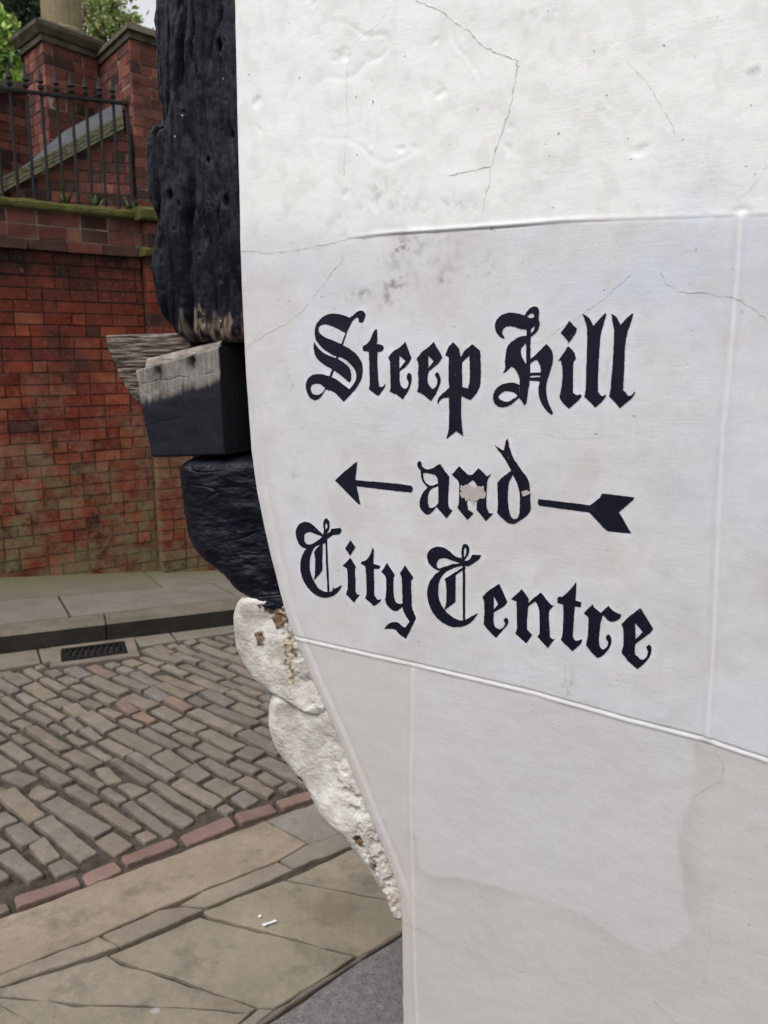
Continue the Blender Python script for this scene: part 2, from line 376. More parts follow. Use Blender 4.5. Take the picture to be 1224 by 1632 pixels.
# near pavement flags (traced joints), in the coordinates of an enlarged view
def c5(pts): return [(x * .53922, 1200 + y * .53922) for x, y in pts]
FLAGS = [
 ([(-500, 675), (0, 492), (783, 203), (905, 268), (820, 318), (600, 404), (470, 458), (290, 538), (0, 652), (-500, 850)], (.225, .178, .130)),
 ([(-500, 862), (0, 660), (290, 546), (348, 573), (200, 622), (0, 689), (-500, 900)], (.20, .170, .128)),
 ([(306, 538), (470, 466), (540, 456), (600, 463), (480, 515), (358, 569)], (.205, .172, .13)),
 ([(535, 449), (600, 410), (820, 324), (864, 345), (700, 415), (612, 453)], (.20, .168, .128)),
 ([(830, 319), (905, 274), (1040, 228), (1110, 240), (1045, 272), (870, 340)], (.19, .165, .135)),
 ([(790, 199), (955, 140), (1150, 60), (1200, 215), (1040, 222), (920, 268)], (.185, .168, .148)),
 ([(-500, 905), (0, 697), (150, 652), (316, 600), (356, 630), (440, 649), (600, 703), (752, 756), (735, 764), (560, 748), (270, 740), (0, 715), (-500, 900)], (.19, .165, .122)),
 ([(326, 598), (590, 487), (900, 564), (1045, 601), (960, 660), (812, 750), (770, 750), (600, 690), (440, 637)], (.195, .170, .122)),
 ([(604, 468), (700, 428), (838, 378), (1000, 408), (1250, 455), (1260, 490), (1064, 596), (950, 570), (760, 515), (620, 480)], (.20, .172, .122)),
 ([(850, 374), (1055, 280), (1250, 300), (1400, 340), (1300, 460), (1000, 402)], (.20, .172, .125)),
 ([(-500, 912), (-450, 712), (0, 726), (270, 750), (560, 758), (735, 772), (690, 812), (560, 900), (400, 1010), (80, 900), (102, 803), (0, 742)][2:] , (.19, .165, .12)),
 ([(-480, 925), (-200, 790), (0, 750), (92, 804), (70, 890), (380, 1020), (100, 1100), (-480, 1100)], (.19, .165, .12)),
 ([(765, 760), (805, 762), (740, 815), (600, 900), (430, 1010), (410, 1005), (570, 900), (700, 812)], (.19, .17, .14)),
]
fl = MB()
def inset_poly(P, d):
    n = len(P); out = []
    for i in range(n):
        a, b, c = P[i - 1], P[i], P[(i + 1) % n]
        e1 = b - a; e2 = c - b; n1 = np.array([-e1[1], e1[0]]); n2 = np.array([-e2[1], e2[0]])
        n1 = n1 / (np.linalg.norm(n1) + 1e-9); n2 = n2 / (np.linalg.norm(n2) + 1e-9); m = n1 + n2; m = m / (np.linalg.norm(m) + 1e-9)
        out.append(b + m * d)
    return out
def slab(mb, P, col, z=0., th=.016, ins=.0022, rough=.0022, step=.035, tilt=.0, grow=0):
    P = [np.array(p, float)[:2] for p in P]
    ar = sum(P[i - 1][0] * P[i][1] - P[i][0] * P[i - 1][1] for i in range(len(P)))
    if ar < 0: P = P[::-1]
    Q = []
    for i in range(len(P)):
        a, b = P[i], P[(i + 1) % len(P)]; L = np.linalg.norm(b - a); k = max(1, int(L / step)); nn = np.array([-(b - a)[1], (b - a)[0]]) / (L + 1e-9)
        for j in range(k):
            q = a + (b - a) * j / k
            if j: q = q + nn * random.gauss(.001, rough)
            Q.append(q)
    Q = inset_poly(Q, -grow) if grow else Q
    I = inset_poly(Q, ins); n = len(Q)
    tx, ty = random.gauss(0, tilt), random.gauss(0, tilt); c0 = np.mean(Q, 0)
    zz = lambda q: z + (q - c0)[0] * tx + (q - c0)[1] * ty
    vs = [(q[0], q[1], zz(q) - th) for q in Q] + [(q[0], q[1], zz(q) - .0035) for q in Q] + [(q[0], q[1], zz(q)) for q in I]
    fs = [(i, (i + 1) % n, n + (i + 1) % n, n + i) for i in range(n)] + [(n + i, n + (i + 1) % n, 2 * n + (i + 1) % n, 2 * n + i) for i in range(n)]
    mb.add(vs, fs, col); tri = delaunay_2d_cdt([Vector(q) for q in I], [(i, (i + 1) % n) for i in range(n)], [], 1, 1e-6)
    mb.add([(q[0], q[1], zz(np.array(q[:2]))) for q in tri[0]], [tuple(f) for f in tri[2]], col)
for pts, col in FLAGS:
    q = c5(pts); P = [on_z(x, y)[:2] for x, y in q]
    cl = tuple((np.array(col) * .7 + .3 * np.array((.19, .175, .155))) * random.uniform(1.15, 1.32) * np.array((1.03, 1.0, .985))); slab(fl, P, cl, z=random.uniform(-.001, .002), tilt=.0015, grow=.0022)
# more flags out of frame, right behind the wall
tag(fl.build('pavement', [MAT['flag']]), kind='structure')
tag(mesh_obj('pavement_bed', [(*p, -.013) for p in (EDGE[0], EDGE[0] - en * 4, EDGE[-1] - en * 4, EDGE[-1])], [(0, 1, 2, 3)], MAT['joint']), kind='structure')
# asphalt strip by the building and its stone edging
ap = [on_z(x, y)[:2] for x, y in c5([(1192, 534), (1000, 658), (790, 800), (600, 920), (440, 1035), (1300, 1035), (1500, 500), (1400, 400)])]
asx = MB(); slab(asx, ap, (.2, .2, .2), z=-.002, th=.01, rough=.003)
tag(asx.build('footway_asphalt', [MAT['asphalt']]), kind='structure')
kp = [on_z(x, y)[:2] for x, y in c5([(1265, 484), (1175, 530), (1060, 602), (960, 665), (814, 758), (745, 812), (600, 905), (430, 1018), (440, 1030), (600, 915), (783, 798), (1000, 652), (1185, 535), (1275, 492)])]
ks = MB(); slab(ks, kp, (.15, .13, .11), z=.001); tag(ks.build('edging_stone', [MAT['flag']]), kind='structure')

# far kerb, gutter and far pavement
KH = .105
kb = MB(); s_ = -6.0
while s_ < 9:
    l = random.uniform(.75, 1.1)
    if -.3 < s_ < .0: pass
    a = K0 + kd * s_; b = K0 + kd * (s_ + l - .008); sh = random.uniform(-.004, .004)
    col = tuple(np.array((.165, .145, .115)) * random.uniform(.85, 1.1)); dk = tuple(np.array((.030, .027, .023)) * random.uniform(.8, 1.2))
    f0, f1 = a + kn * sh, b + kn * sh; b0, b1 = a + kn * .17, b + kn * .17
    vs = [(*f0, -.03), (*f1, -.03), (*f1, KH - .014), (*f0, KH - .014)]
    kb.add(vs, [(0, 1, 2, 3)], dk)
    vs = [(*f0, KH - .014), (*f1, KH - .014), (*(f1 + kn * .014), KH), (*(f0 + kn * .014), KH), (*b1, KH), (*b0, KH)]
    kb.add(vs, [(0, 1, 2, 3), (3, 2, 4, 5)], col)
    kb.add([(*f1, -.03), (*f1, KH - .014), (*(f1 + kn * .014), KH), (*b1, KH), (*b1, -.03)], [(0, 4, 3, 2, 1)], col)
    kb.add([(*f0, -.03), (*f0, KH - .014), (*(f0 + kn * .014), KH), (*b0, KH), (*b0, -.03)], [(0, 1, 2, 3, 4)], col)
    s_ += l
tag(kb.build('kerb', [MAT['kerb']]), kind='structure')
gt = MB(); s_ = -6
while s_ < 9:
    l = random.uniform(.5, .95); a = K0 + kd * s_; b = K0 + kd * (s_ + l - .012)
    def gl(p): t = ((p - G0) @ gdv); return G0 + gdv * t
    c = (a + b) / 2
    if abs((c - grate_c) @ kd) < l / 2 + .2:   # leave the drain's place open
        gx = (grate_c - K0) @ kd
        for q0, q1 in ((s_, gx - .225), (gx + .225, s_ + l - .012)):
            if q1 - q0 > .05:
                a2, b2 = K0 + kd * q0, K0 + kd * q1; slab(gt, [a2 - kn * .008, b2 - kn * .008, gl(b2), gl(a2)], tuple(np.array((.19, .165, .13)) * random.uniform(.85, 1.1)), z=-.002, step=.12)
    else:
        slab(gt, [a - kn * .008, b - kn * .008, gl(b), gl(a)], tuple(np.array((.19, .168, .135)) * random.uniform(.85, 1.1)), z=-.002, step=.12)
    s_ += l
tag(gt.build('gutter', [MAT['flag']]), kind='structure')

# base line of the retaining wall (slightly falling to the right), far pavement between it and the kerb
bu0, bz0 = BW.uz(0, 921); bu1, bz1 = BW.uz(330, 906)
def base_z(u): return bz0 + (bz1 - bz0) * (u - bu0) / (bu1 - bu0)
fp = MB(); s_ = -6.0; rows = [.0, .45, 1.02]
def pv(s, t):   # s along kerb from K0, t 0..1 kerb->wall
    a = K0 + kd * s + kn * .176
    # meet the wall line along kn
    o = BW.O[:2]; t_w = ((o - a) @ BW.N[:2]) / (kn @ BW.N[:2]); wpt = a + kn * t_w; u = (wpt - o) @ BW.U[:2]
    q = a + kn * t_w * t; return np.array([q[0], q[1], KH + (float(np.clip(base_z(u), -.25, .45)) - KH) * t])
s_ = -6.0; i = 0
TS = (0, .47, 1.03)
for r_ in range(2):
    s_ = -6.0 + r_ * .3
    while s_ < 8.5:
        l = random.uniform(.8, 1.35); sk = -.12
        cs = [(s_, TS[r_]), (s_ + l, TS[r_]), (s_ + l + sk * .5, TS[r_ + 1]), (s_ + sk * .5, TS[r_ + 1])]
        q = [pv(a, b) for a, b in cs]; c0 = np.mean(q, 0); col = tuple(np.array(((.175, .158, .132), (.165, .152, .115))[r_]) * random.uniform(.9, 1.12))
        q = [p + (c0 - p) / np.linalg.norm(c0 - p) * .006 for p in q]
        fp.add([p - np.array([0, 0, .012]) for p in q] + [p + (c0 - p) * .006 for p in q], [(0, 1, 5, 4), (1, 2, 6, 5), (2, 3, 7, 6), (3, 0, 4, 7), (4, 5, 6, 7)], col); s_ += l
def far_moss(m, N, L, b, c, noise, rng, mixc, mulc, tc):
    # moss grows along the foot of the wall
    geo = N.new('ShaderNodeNewGeometry'); d = N.new('ShaderNodeVectorMath'); d.operation = 'DOT_PRODUCT'
    L.new(geo.outputs['Position'], d.inputs[0]); d.inputs[1].default_value = tuple(BW.N)
    o = float(BW.O @ BW.N)
    f = rng(d.outputs['Value'], o + .02, o + .42, 1, 0); ad = N.new('ShaderNodeMath'); ad.operation = 'MULTIPLY'; L.new(f, ad.inputs[0]); L.new(rng(noise(5, 5, .7), .35, .6, .3, 1.2), ad.inputs[1])
    ad.use_clamp = True; L.new(mixc(ad.outputs[0], c, (.135, .125, .06)), b.inputs['Base Color'])
MAT['far_flag2'] = material('mossy_far_flagstones', None, .8, .22, 5, .5, 40, .004, spec=.25, extra=far_moss)
tag(fp.build('far_pavement', [MAT['far_flag2']]), kind='structure')
bed = []; nb_ = 60
for k in range(nb_ + 1): bed += [pv(-6 + 14.5 * k / nb_, -.03), pv(-6 + 14.5 * k / nb_, 1.05)]
tag(mesh_obj('far_pavement_bed', [p - np.array([0, 0, .03]) for p in bed], [(2 * k, 2 * k + 2, 2 * k + 3, 2 * k + 1) for k in range(nb_)], MAT['joint']), kind='structure')

# ------------------------------------------------------------------ drain grate
g = empty('drain_grate', (grate_c[0], grate_c[1], 0)); tag(g, 'dark cast iron drain grate with slots, set in the gutter below the far kerb', 'drain grate')
def gP(a, b, z): p = grate_c + kd * a + kn * b; return (p[0], p[1], z)
fr = MB()
def gbox(mb, a0, a1, b0, b1, z0, z1, col=(.05, .045, .045)): mb.hexa([gP(a0, b0, z0), gP(a1, b0, z0), gP(a1, b1, z0), gP(a0, b1, z0), gP(a0, b0, z1), gP(a1, b0, z1), gP(a1, b1, z1), gP(a0, b1, z1)], col)
gw, gh = .165, .095
for a0, a1, b0, b1 in ((-gw, gw, -gh, -gh + .02), (-gw, gw, gh - .02, gh), (-gw, -gw + .02, -gh + .02, gh - .02), (gw - .02, gw, -gh + .02, gh - .02)): gbox(fr, a0, a1, b0, b1, -.05, .002)
fr.build('frame', [MAT['iron']], g)
bars = 9
for k in range(bars):
    m = MB(); a = -gw + .02 + (k + .5) * (2 * gw - .04) / bars; sk = .012
    m.hexa([gP(a - .008 - sk, -gh + .02, -.03), gP(a + .008 - sk, -gh + .02, -.03), gP(a + .008 + sk, gh - .02, -.03), gP(a - .008 + sk, gh - .02, -.03),
            gP(a - .008 - sk, -gh + .02, -.001), gP(a + .008 - sk, -gh + .02, -.001), gP(a + .008 + sk, gh - .02, -.001), gP(a - .008 + sk, gh - .02, -.001)], (.05, .045, .045)); m.build('bar', [MAT['iron']], g)
m = MB(); gbox(m, -gw + .001, gw - .001, -gh + .001, gh - .001, -.058, -.052, (.01, .01, .01)); m.build('pit', [MAT['iron']], g)
sr = MB()
for a0, a1, b0, b1 in ((-.225, .225, gh + .004, gh + .075), (-.225, .225, -gh - .06, -gh - .004), (-.222, -gw - .003, -gh, gh), (gw + .003, .222, -gh, gh)):
    slab(sr, [gP(a0, b0, 0)[:2], gP(a1, b0, 0)[:2], gP(a1, b1, 0)[:2], gP(a0, b1, 0)[:2]], (.20, .165, .135), z=-.003, step=.12)
tag(sr.build('gutter_surround', [MAT['flag']]), kind='structure')

# ------------------------------------------------------------------ the white building
root = empty('building', (float(SW.P(0, 0)[0]), float(SW.P(0, 0)[1]), 0))
tag(root, 'white plastered building corner with a black timber post and painted directions on its wall', 'building')
EDGEPX = [(369, -20), (370, 40), (371, 100), (373, 200), (376, 300), (378, 400), (381, 480), (384, 540), (387, 600), (391, 660), (396, 720), (404, 780), (414, 830), (425, 880), (438, 930), (450, 975), (462, 1010), (478, 1045), (492, 1080), (510, 1120), (530, 1165), (555, 1225), (580, 1290), (603, 1345), (622, 1395), (633, 1428), (636, 1460), (637, 1540), (638, 1632)]
eu, ez = SW.uz(np.array([p[0] for p in EDGEPX]), np.array([p[1] for p in EDGEPX]))
def edge_u(z): return np.interp(z, ez[::-1], eu[::-1])
def wl(pts): u, z = SW.uz(np.array([p[0] for p in pts]), np.array([p[1] for p in pts])); return list(zip(u, z))
L1 = wl([(560, 380), (620, 374), (700, 369), (800, 362), (900, 354), (1000, 350), (1100, 347), (1224, 343), (1400, 336)])
L2 = wl([(455, 1012), (480, 1020), (560, 1038), (700, 1070), (850, 1105), (1000, 1148), (1124, 1180), (1224, 1213), (1400, 1270)])
V1 = wl([(1181, 347), (1175, 450), (1165, 560), (1152, 700), (1145, 850), (1139, 1000), (1128, 1176)])
V2 = wl([(657, 1068), (657, 1150), (655, 1250), (658, 1400), (662, 1560), (667, 1680), (675, 2000)])
fine_r0 = float(SW.uz(1224, 816)[0])
xr1 = float(SW.uz(1010, 350)[0])
def hwall(u, z):
    h = .0011 * fbm(u * 5, z * 5, 2, 1)
    d, s = seg_dist(u, z, L1); up = np.where((u > L1[0][0] - .0) & (s > 0), 1., 0.)      # s>0: above the line
    fade = sst(L1[0][0] - .03, L1[0][0] + .08, u) * (.22 + .78 * sst(xr1, xr1 - .12, u))
    zline = np.interp(u, [p[0] for p in L1], [p[1] for p in L1]); above = sst(-.0012, .002, z - zline)
    h = h + .0010 * above * fade * (.6 + .8 * sst(fine_r0 - .1, fine_r0 - .5, u)) + .0011 * np.exp(-((z - zline - .003) / .0032) ** 2) * fade - .0011 * np.exp(-((z - zline + .0012) / .0013) ** 2) * fade * np.clip(.6 + 1.5 * pn(u * 9, .4, 8), 0, 1)
    rough = sst(-.02, .03, z - zline)     # coarser plaster above
    h = h + rough * (.0008 * fbm(u * 12, z * 11, 4, 5) - .0045 * np.clip(fbm(u * 19, z * 23, 3, 9) - .80, 0, 1) + .0045 * np.clip(pn(u * 55, z * 55, 11) - .68, 0, 1) * (pn(u * 9, z * 9, 14) > .1) - .0016 * np.exp(-(pn(u * 5 + .4 * fbm(u * 8, z * 8, 2, 16), z * 6, 15) / .03) ** 2) * np.clip(pn(u * 3, z * 3, 17) + .1, 0, 1))
    h = h + .00035 * fbm(u * 26, z * 26, 3, 21)
    z2 = np.interp(u, [p[0] for p in L2], [p[1] for p in L2]); dz = z - z2
    h = h + (.0012 + .0006 * pn(u * 20, .3, 6)) * np.exp(-((dz + .0008) / .0025) ** 2) - .0012 * np.exp(-((dz - .0040) / .0015) ** 2) 
    for V, am in ((V1, .0024), (V2, .0013)):
        d, s = seg_dist(u, z, V); h = h + am * np.exp(-(d / (.0036 if V is V1 else .0026)) ** 2) - am * .35 * np.exp(-((d - .010) / .004) ** 2)
    du = u - edge_u(z)
    h = h - .012 * np.clip(1 - du / .011, 0, 1) ** 2.4 + .0012 * np.exp(-((du - .020) / .005) ** 2) - .0006 * np.exp(-((du - .031) / .004) ** 2)
    return h
# grid
ur, _ = SW.uz(1224, 816); fine_r = float(ur) + .13
zt, zb = 2.16, .26
def zrng(Lx):
    q = [p[1] for p in Lx if p[0] < fine_r + .05]; return min(q) - .008, max(q) + .008
R1, R2 = zrng(L1), zrng(L2); print('line ranges', R1, R2)
zl_ = [zt]
while zl_[-1] > zb: zl_.append(zl_[-1] - (.0012 if (R1[0] < zl_[-1] < R1[1] or R2[0] < zl_[-1] < R2[1]) else .0028))
zrow = np.concatenate([np.linspace(5.2, zt + .1, 14), np.array(zl_), np.linspace(zb - .02, -.05, 12)])
tcol = np.concatenate([np.array([0, .0008, .0018, .003, .0045, .006]), np.arange(.0078, .90, .0027)])
NU = len(tcol); coarse = np.linspace(.05, 2.6, 12)
NR = len(zrow); UU = np.zeros((NR, NU + len(coarse)))
zc = np.clip(zrow, zb - .4, zt)
e = edge_u(zc) + .0011 * fbm(zrow * 60, zrow * 0 + .5, 3, 31) + .0018 * pn(zrow * 16, .3, 33)
for i in range(NR):
    right = max(fine_r, e[i] + .3); tt = tcol / tcol[-1]
    # keep the first columns at true size
    row = e[i] + np.where(tcol < .02, tcol, .02 + (tcol - .02) / (tcol[-1] - .02) * (right - e[i] - .02))
    UU[i, :NU] = row; UU[i, NU:] = right + coarse
ZZ = np.repeat(zrow[:, None], UU.shape[1], 1)
HH = hwall(UU, ZZ)
NC = UU.shape[1]
def smudge(px, py, rx, ry, u, z, sc=60, seed=0, ang=0):
    cu, cz = SW.uz(px, py); k = 1.35 / F
    du = (u - cu); dz = (z - cz); a = math.radians(ang)
    x = (du * math.cos(a) + dz * math.sin(a)) / (rx * k); y = (-du * math.sin(a) + dz * math.cos(a)) / (ry * k)
    g = np.exp(-(x * x + y * y)); return (g * np.clip(.12 + 2.2 * fbm(u * sc, z * sc, 5, 40 + seed), 0, 1.3) if sc > 30 else g * np.clip(.5 + 1.4 * fbm(u * sc, z * sc, 4, 40 + seed), 0, 1.3))
def wall_col(u, z):
    base = np.stack([np.full_like(u, .80), np.full_like(u, .815), np.full_like(u, .80)], -1)
    def mix(f, c):
        nonlocal base
        f = np.clip(f, 0, 1)[..., None]; base = base * (1 - f) + np.array(c) * f
    zl1 = np.interp(u, [p[0] for p in L1], [p[1] for p in L1]); zl2 = np.interp(u, [p[0] for p in L2], [p[1] for p in L2])
    lw = .006 + .06 * sst(.12, 0, u - L1[0][0]) ; low = sst(1, -1, (z - zl1 + .025 * fbm(u * 6, z * 6, 3, 87) * (lw > .012)) / lw)
    mix(low * .9, (.605, .598, .612)); mix(low * sst(.35, .9, .5 + .9 * fbm(u * 8, z * 6, 5, 85)) * .35, (.52, .495, .48)); mix(sst(.55, 1.0, .5 + .9 * fbm(u * 30, z * 24, 4, 86)) * .16, (.50, .47, .45)); mix(low * sst(.15, .45, .5 + .8 * fbm(u * 4, z * 4, 3, 60) - .2) * .3, (.66, .70, .79))  # grime below the upper line, with the light's downward falloff also painted in
    mix(sst(.01, -.01, z - zl2) * .85, (.57, .548, .535))  # lowest panel: dirtier, and dimmed further in its colour for the weaker light
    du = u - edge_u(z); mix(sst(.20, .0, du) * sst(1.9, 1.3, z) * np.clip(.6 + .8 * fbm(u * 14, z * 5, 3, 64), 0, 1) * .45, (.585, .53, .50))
    mix(sst(.1, .5, .5 + .9 * fbm(u * 5, z * 3, 4, 62) - .25) * .10, (.64, .61, .57))
    for (px, py, rx, ry, st, an) in ((640, 398, 30, 14, 1.0, 15), (626, 458, 28, 16, 1.0, 50), (708, 448, 9, 14, .8, 0), (780, 430, 7, 18, .5, 0), (575, 468, 30, 8, .6, 5), (690, 420, 60, 40, .25, 0),
                                     (462, 610, 5, 26, .6, 20), (965, 590, 8, 12, .4, -30), (1205, 110, 14, 5, .5, 20), (905, 1085, 8, 26, .5, 0), (610, 310, 40, 26, .35, 0), (700, 330, 60, 12, .3, 0), (850, 30, 40, 12, .25, 0), (470, 770, 8, 30, .3, 0), (520, 545, 12, 10, .2, 0)):
        mix(smudge(px, py, rx, ry, u, z, 75, int(px) % 7, an) * st * .9, (.27, .255, .25))
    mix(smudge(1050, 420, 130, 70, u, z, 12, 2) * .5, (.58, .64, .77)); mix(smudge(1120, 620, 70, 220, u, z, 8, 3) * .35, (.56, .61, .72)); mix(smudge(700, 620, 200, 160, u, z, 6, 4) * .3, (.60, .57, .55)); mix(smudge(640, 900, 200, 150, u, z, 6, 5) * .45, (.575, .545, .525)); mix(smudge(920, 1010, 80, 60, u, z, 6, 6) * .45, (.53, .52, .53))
    # damp tide mark low on the right
    def wc(q): return wl([(558 + x * .544, 956 + y_ * .544) for x, y_ in q])
    TB = [(186, 700), (205, 790), (250, 815), (330, 820), (450, 850), (600, 890), (700, 940), (800, 1005), (880, 1040), (950, 1015), (1005, 965), (985, 870), (968, 750), (978, 650), (1005, 560), (1015, 430)]
    T = wc(TB); PT = np.array(T + wc([(1015, 380), (600, 270), (186, 170)]))
    uw = u + .004 * fbm(u * 22, z * 22, 3, 78); zw = z + .004 * fbm(u * 22, z * 22, 3, 79)
    ins = np.zeros(u.shape, bool); xi, yi = PT[:, 0], PT[:, 1]
    for a_ in range(len(PT)):
        x1, y1, x0_, y0_ = xi[a_], yi[a_], xi[a_ - 1], yi[a_ - 1]
        ins ^= ((y1 > zw) != (y0_ > zw)) & (uw < (x0_ - x1) * (zw - y1) / (y0_ - y1 + 1e-12) + x1)
    mix(ins * .55, (.615, .617, .63)); mix(ins * sst(.1, .7, .5 + .9 * fbm(u * 9, z * 7, 4, 83)) * .3, (.58, .565, .56))
    d, s = seg_dist(uw, zw, T); edge = np.clip(.55 + .9 * fbm(u * 9, z * 9, 3, 72), .1, 1)
    mix(np.where(ins, np.exp(-(d / .004) ** 2), np.exp(-(d / (.012 + .012 * np.clip(fbm(u * 7, z * 7, 2, 84) + .5, 0, 1))) ** 2)) * .5 * edge, (.42, .395, .375))
    T2 = wl([(1140, 1190), (1135, 1270), (1100, 1330), (1080, 1400)]); d, s = seg_dist(u, z, T2); d = d + .01 * fbm(u * 20, z * 20, 3, 73)
    mix(np.exp(-(d / .02) ** 2) * .2 * np.clip(.5 + fbm(u * 15, z * 6, 3, 74), 0, 1), (.44, .41, .39))
    mix(sst(.95, .2, z) * .25, (.57, .54, .52))  # foot: splash dirt plus painted-in dimming of the daylight
    for V, q in ((V1, .45), (V2, .35)):
        d, s = seg_dist(u, z, V); mix(np.exp(-(d / .0022) ** 2) * q * 1.3, (.79, .78, .77)); mix(np.exp(-((d - .007) / .0022) ** 2) * (s < 0) * q * .45 * np.clip(.7 + fbm(u * 9, z * 20, 2, 77), 0, 1), (.42, .40, .40))  # pale bead crests, with the shadow line on their left painted in
    d2 = z - zl2; mix(np.exp(-((d2 - .0042) / .0015) ** 2) * .5 * np.clip(.7 + fbm(u * 30, z * 3, 2, 75), 0, 1), (.36, .34, .33))  # thin shade line painted into the groove above the lower bead
    d1 = z - zl1; mix(np.exp(-((d1 + .0012) / .0012) ** 2) * .45 * sst(xr1, xr1 - .1, u) * sst(L1[0][0], L1[0][0] + .1, u) * np.clip(.6 + fbm(u * 25, z * 3, 2, 76), 0, 1), (.36, .34, .33))  # broken shadow line painted under the lip of the upper plaster
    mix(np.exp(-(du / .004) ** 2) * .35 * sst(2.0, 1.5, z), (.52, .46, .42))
    # the cleaner white repainted round the letters
    return np.clip(base, 0, 1)
CC = wall_col(UU, ZZ)
V = SW.P(UU, ZZ, HH).reshape(-1, 3); C = CC.reshape(-1, 3)
i0 = (np.arange(NR - 1)[:, None] * NC + np.arange(NC - 1)[None, :]).ravel()
faces = np.stack([i0, i0 + NC, i0 + NC + 1, i0 + 1], 1).tolist(); fm = [0] * len(faces)
# thickness: the same outline extruded 3 m back, so the building is solid
nb = len(V); Vb = SW.P(UU[:, 0], zrow, -3.0); Vr = SW.P(UU[:, -1], zrow, -3.0)
V = np.concatenate([V, Vb, Vr]); C = np.concatenate([C, np.full((2 * NR, 3), .62)])
for i in range(NR - 1):
    faces.append((i * NC, nb + i, nb + i + 1, (i + 1) * NC)); faces.append((i * NC + NC - 1, (i + 1) * NC + NC - 1, nb + NR + i + 1, nb + NR + i)); fm += [0, 0]
    faces.append((nb + i, nb + NR + i, nb + NR + i + 1, nb + i + 1)); fm.append(0)
faces.append(tuple(range(NC)) + (nb + NR, nb)); fm.append(0)
# hairline cracks as narrow strips lying on the plaster
CR = [([(655, -5), (672, 6), (690, 12), (712, 24), (725, 36), (748, 50), (765, 70), (785, 82), (800, 88), (826, 97), (824, 115), (822, 130), (815, 170), (806, 195), (800, 215), (790, 245), (783, 265), (765, 270), (745, 275), (725, 279), (710, 283)], 1.0),
      ([(783, 268), (779, 300), (772, 322), (770, 345)], .6),
      ([(380, 402), (400, 400), (430, 404), (470, 400), (500, 394), (530, 388), (560, 380), (600, 377)], .7),
      ([(548, 405), (545, 418), (530, 432), (520, 450), (505, 465), (495, 480), (478, 500), (450, 520), (430, 530), (405, 545), (388, 562)], .6),
      ([(850, 548), (870, 542), (890, 525), (920, 508), (940, 492), (960, 478), (985, 455), (1010, 435)], .45),
      ([(1052, 432), (1062, 452), (1080, 464), (1100, 468), (1120, 466), (1145, 472), (1168, 474), (1190, 486), (1210, 498), (1226, 515)], .6),
      ([(1000, 98), (1012, 112), (1030, 130), (1045, 155), (1060, 180), (1072, 200), (1080, 222)], .45),
      ([(618, 20), (605, 38), (590, 50), (575, 58), (560, 78), (553, 105), (550, 130), (554, 165), (556, 200), (550, 240), (548, 285)], .4),
      ([(1095, 1180), (1120, 1188), (1140, 1196), (1152, 1215), (1153, 1232), (1148, 1248), (1130, 1254), (1112, 1268), (1098, 1282)], .7),
      ([(1138, 1400), (1135, 1430), (1130, 1470), (1132, 1500), (1126, 1540), (1122, 1580)], .28),
      ([(640, 1470), (652, 1474), (668, 1482), (682, 1486)], .6),
      ([(903, 1060), (900, 1080), (906, 1095), (902, 1115)], .6), ([(862, 690), (900, 700), (950, 698), (1010, 692)], .3),
      ([(1222, 262), (1210, 285), (1195, 305), (1172, 318)], .35), ([(640, 1468), (700, 1498), (760, 1520), (830, 1548), (890, 1566), (940, 1560)], .35), ([(1040, 1596), (1060, 1612), (1085, 1640)], .5)]
vl = V.tolist(); cl = C.tolist()
for pts, wd in CR:
    P = []
    for (a, b) in zip(pts[:-1], pts[1:]):
        n = max(2, int(math.hypot(b[0] - a[0], b[1] - a[1]) / 4))
        for k in range(n):
            t = k / n; P.append((a[0] + (b[0] - a[0]) * t + random.gauss(0, 1.0), a[1] + (b[1] - a[1]) * t + random.gauss(0, .8)))
    u, z = SW.uz(np.array([p[0] for p in P]), np.array([p[1] for p in P])); n0 = len(vl)
    for i in range(len(P)):
        j = min(i + 1, len(P) - 1); k = max(i - 1, 0); du, dz = u[j] - u[k], z[j] - z[k]; L = math.hypot(du, dz) + 1e-9
        ww = .00050 * wd * (.25 + .9 * abs(random.gauss(.5, .6))); 
        if i in (0, len(P) - 1): ww = .0001
        for s in (1, -1):
            uu, z_ = u[i] - dz / L * ww * s, z[i] + du / L * ww * s
            vl.append(SW.P(uu, z_, float(hwall(np.array([uu]), np.array([z_]))[0]) + .00035).tolist()); cl.append([.2, .2, .2])
    for i in range(len(P) - 1): faces.append((n0 + 2 * i, n0 + 2 * i + 1, n0 + 2 * i + 3, n0 + 2 * i + 2)); fm.append(1)
for k in range(130):
    px, py = random.uniform(385, 1230), random.uniform(0, 1630) if random.random() < .5 else random.uniform(60, 560)
    cu, cz = SW.uz(px, py); cu, cz = float(cu), float(cz)
    if cu < float(edge_u(cz)) + .01: continue
    n0 = len(vl); rr_ = random.choice([.0005, .0007, .0007, .001, .0014]); st_ = random.choice([1, 1, 1.6, 2.8]); an = random.uniform(0, 3.14)
    for q in range(7):
        a_ = q / 7 * 6.283; r2 = rr_ * random.uniform(.6, 1.2); x_, y_ = r2 * st_ * math.cos(a_), r2 * math.sin(a_)
        uu, z_ = cu + x_ * math.cos(an) - y_ * math.sin(an), cz + x_ * math.sin(an) + y_ * math.cos(an)
        vl.append(SW.P(uu, z_, float(hwall(np.array([uu]), np.array([z_]))[0]) + .0004).tolist()); cl.append([.2, .2, .2])
    faces.append(tuple(range(n0, n0 + 7))); fm.append(1)
wall = mesh_obj('wall', vl, faces, [MAT['plaster'], MAT['crack']], root, cl, fm, smooth=True)
# sharp silhouettes for the solid's back are irrelevant; smooth shading only matters on the plaster face

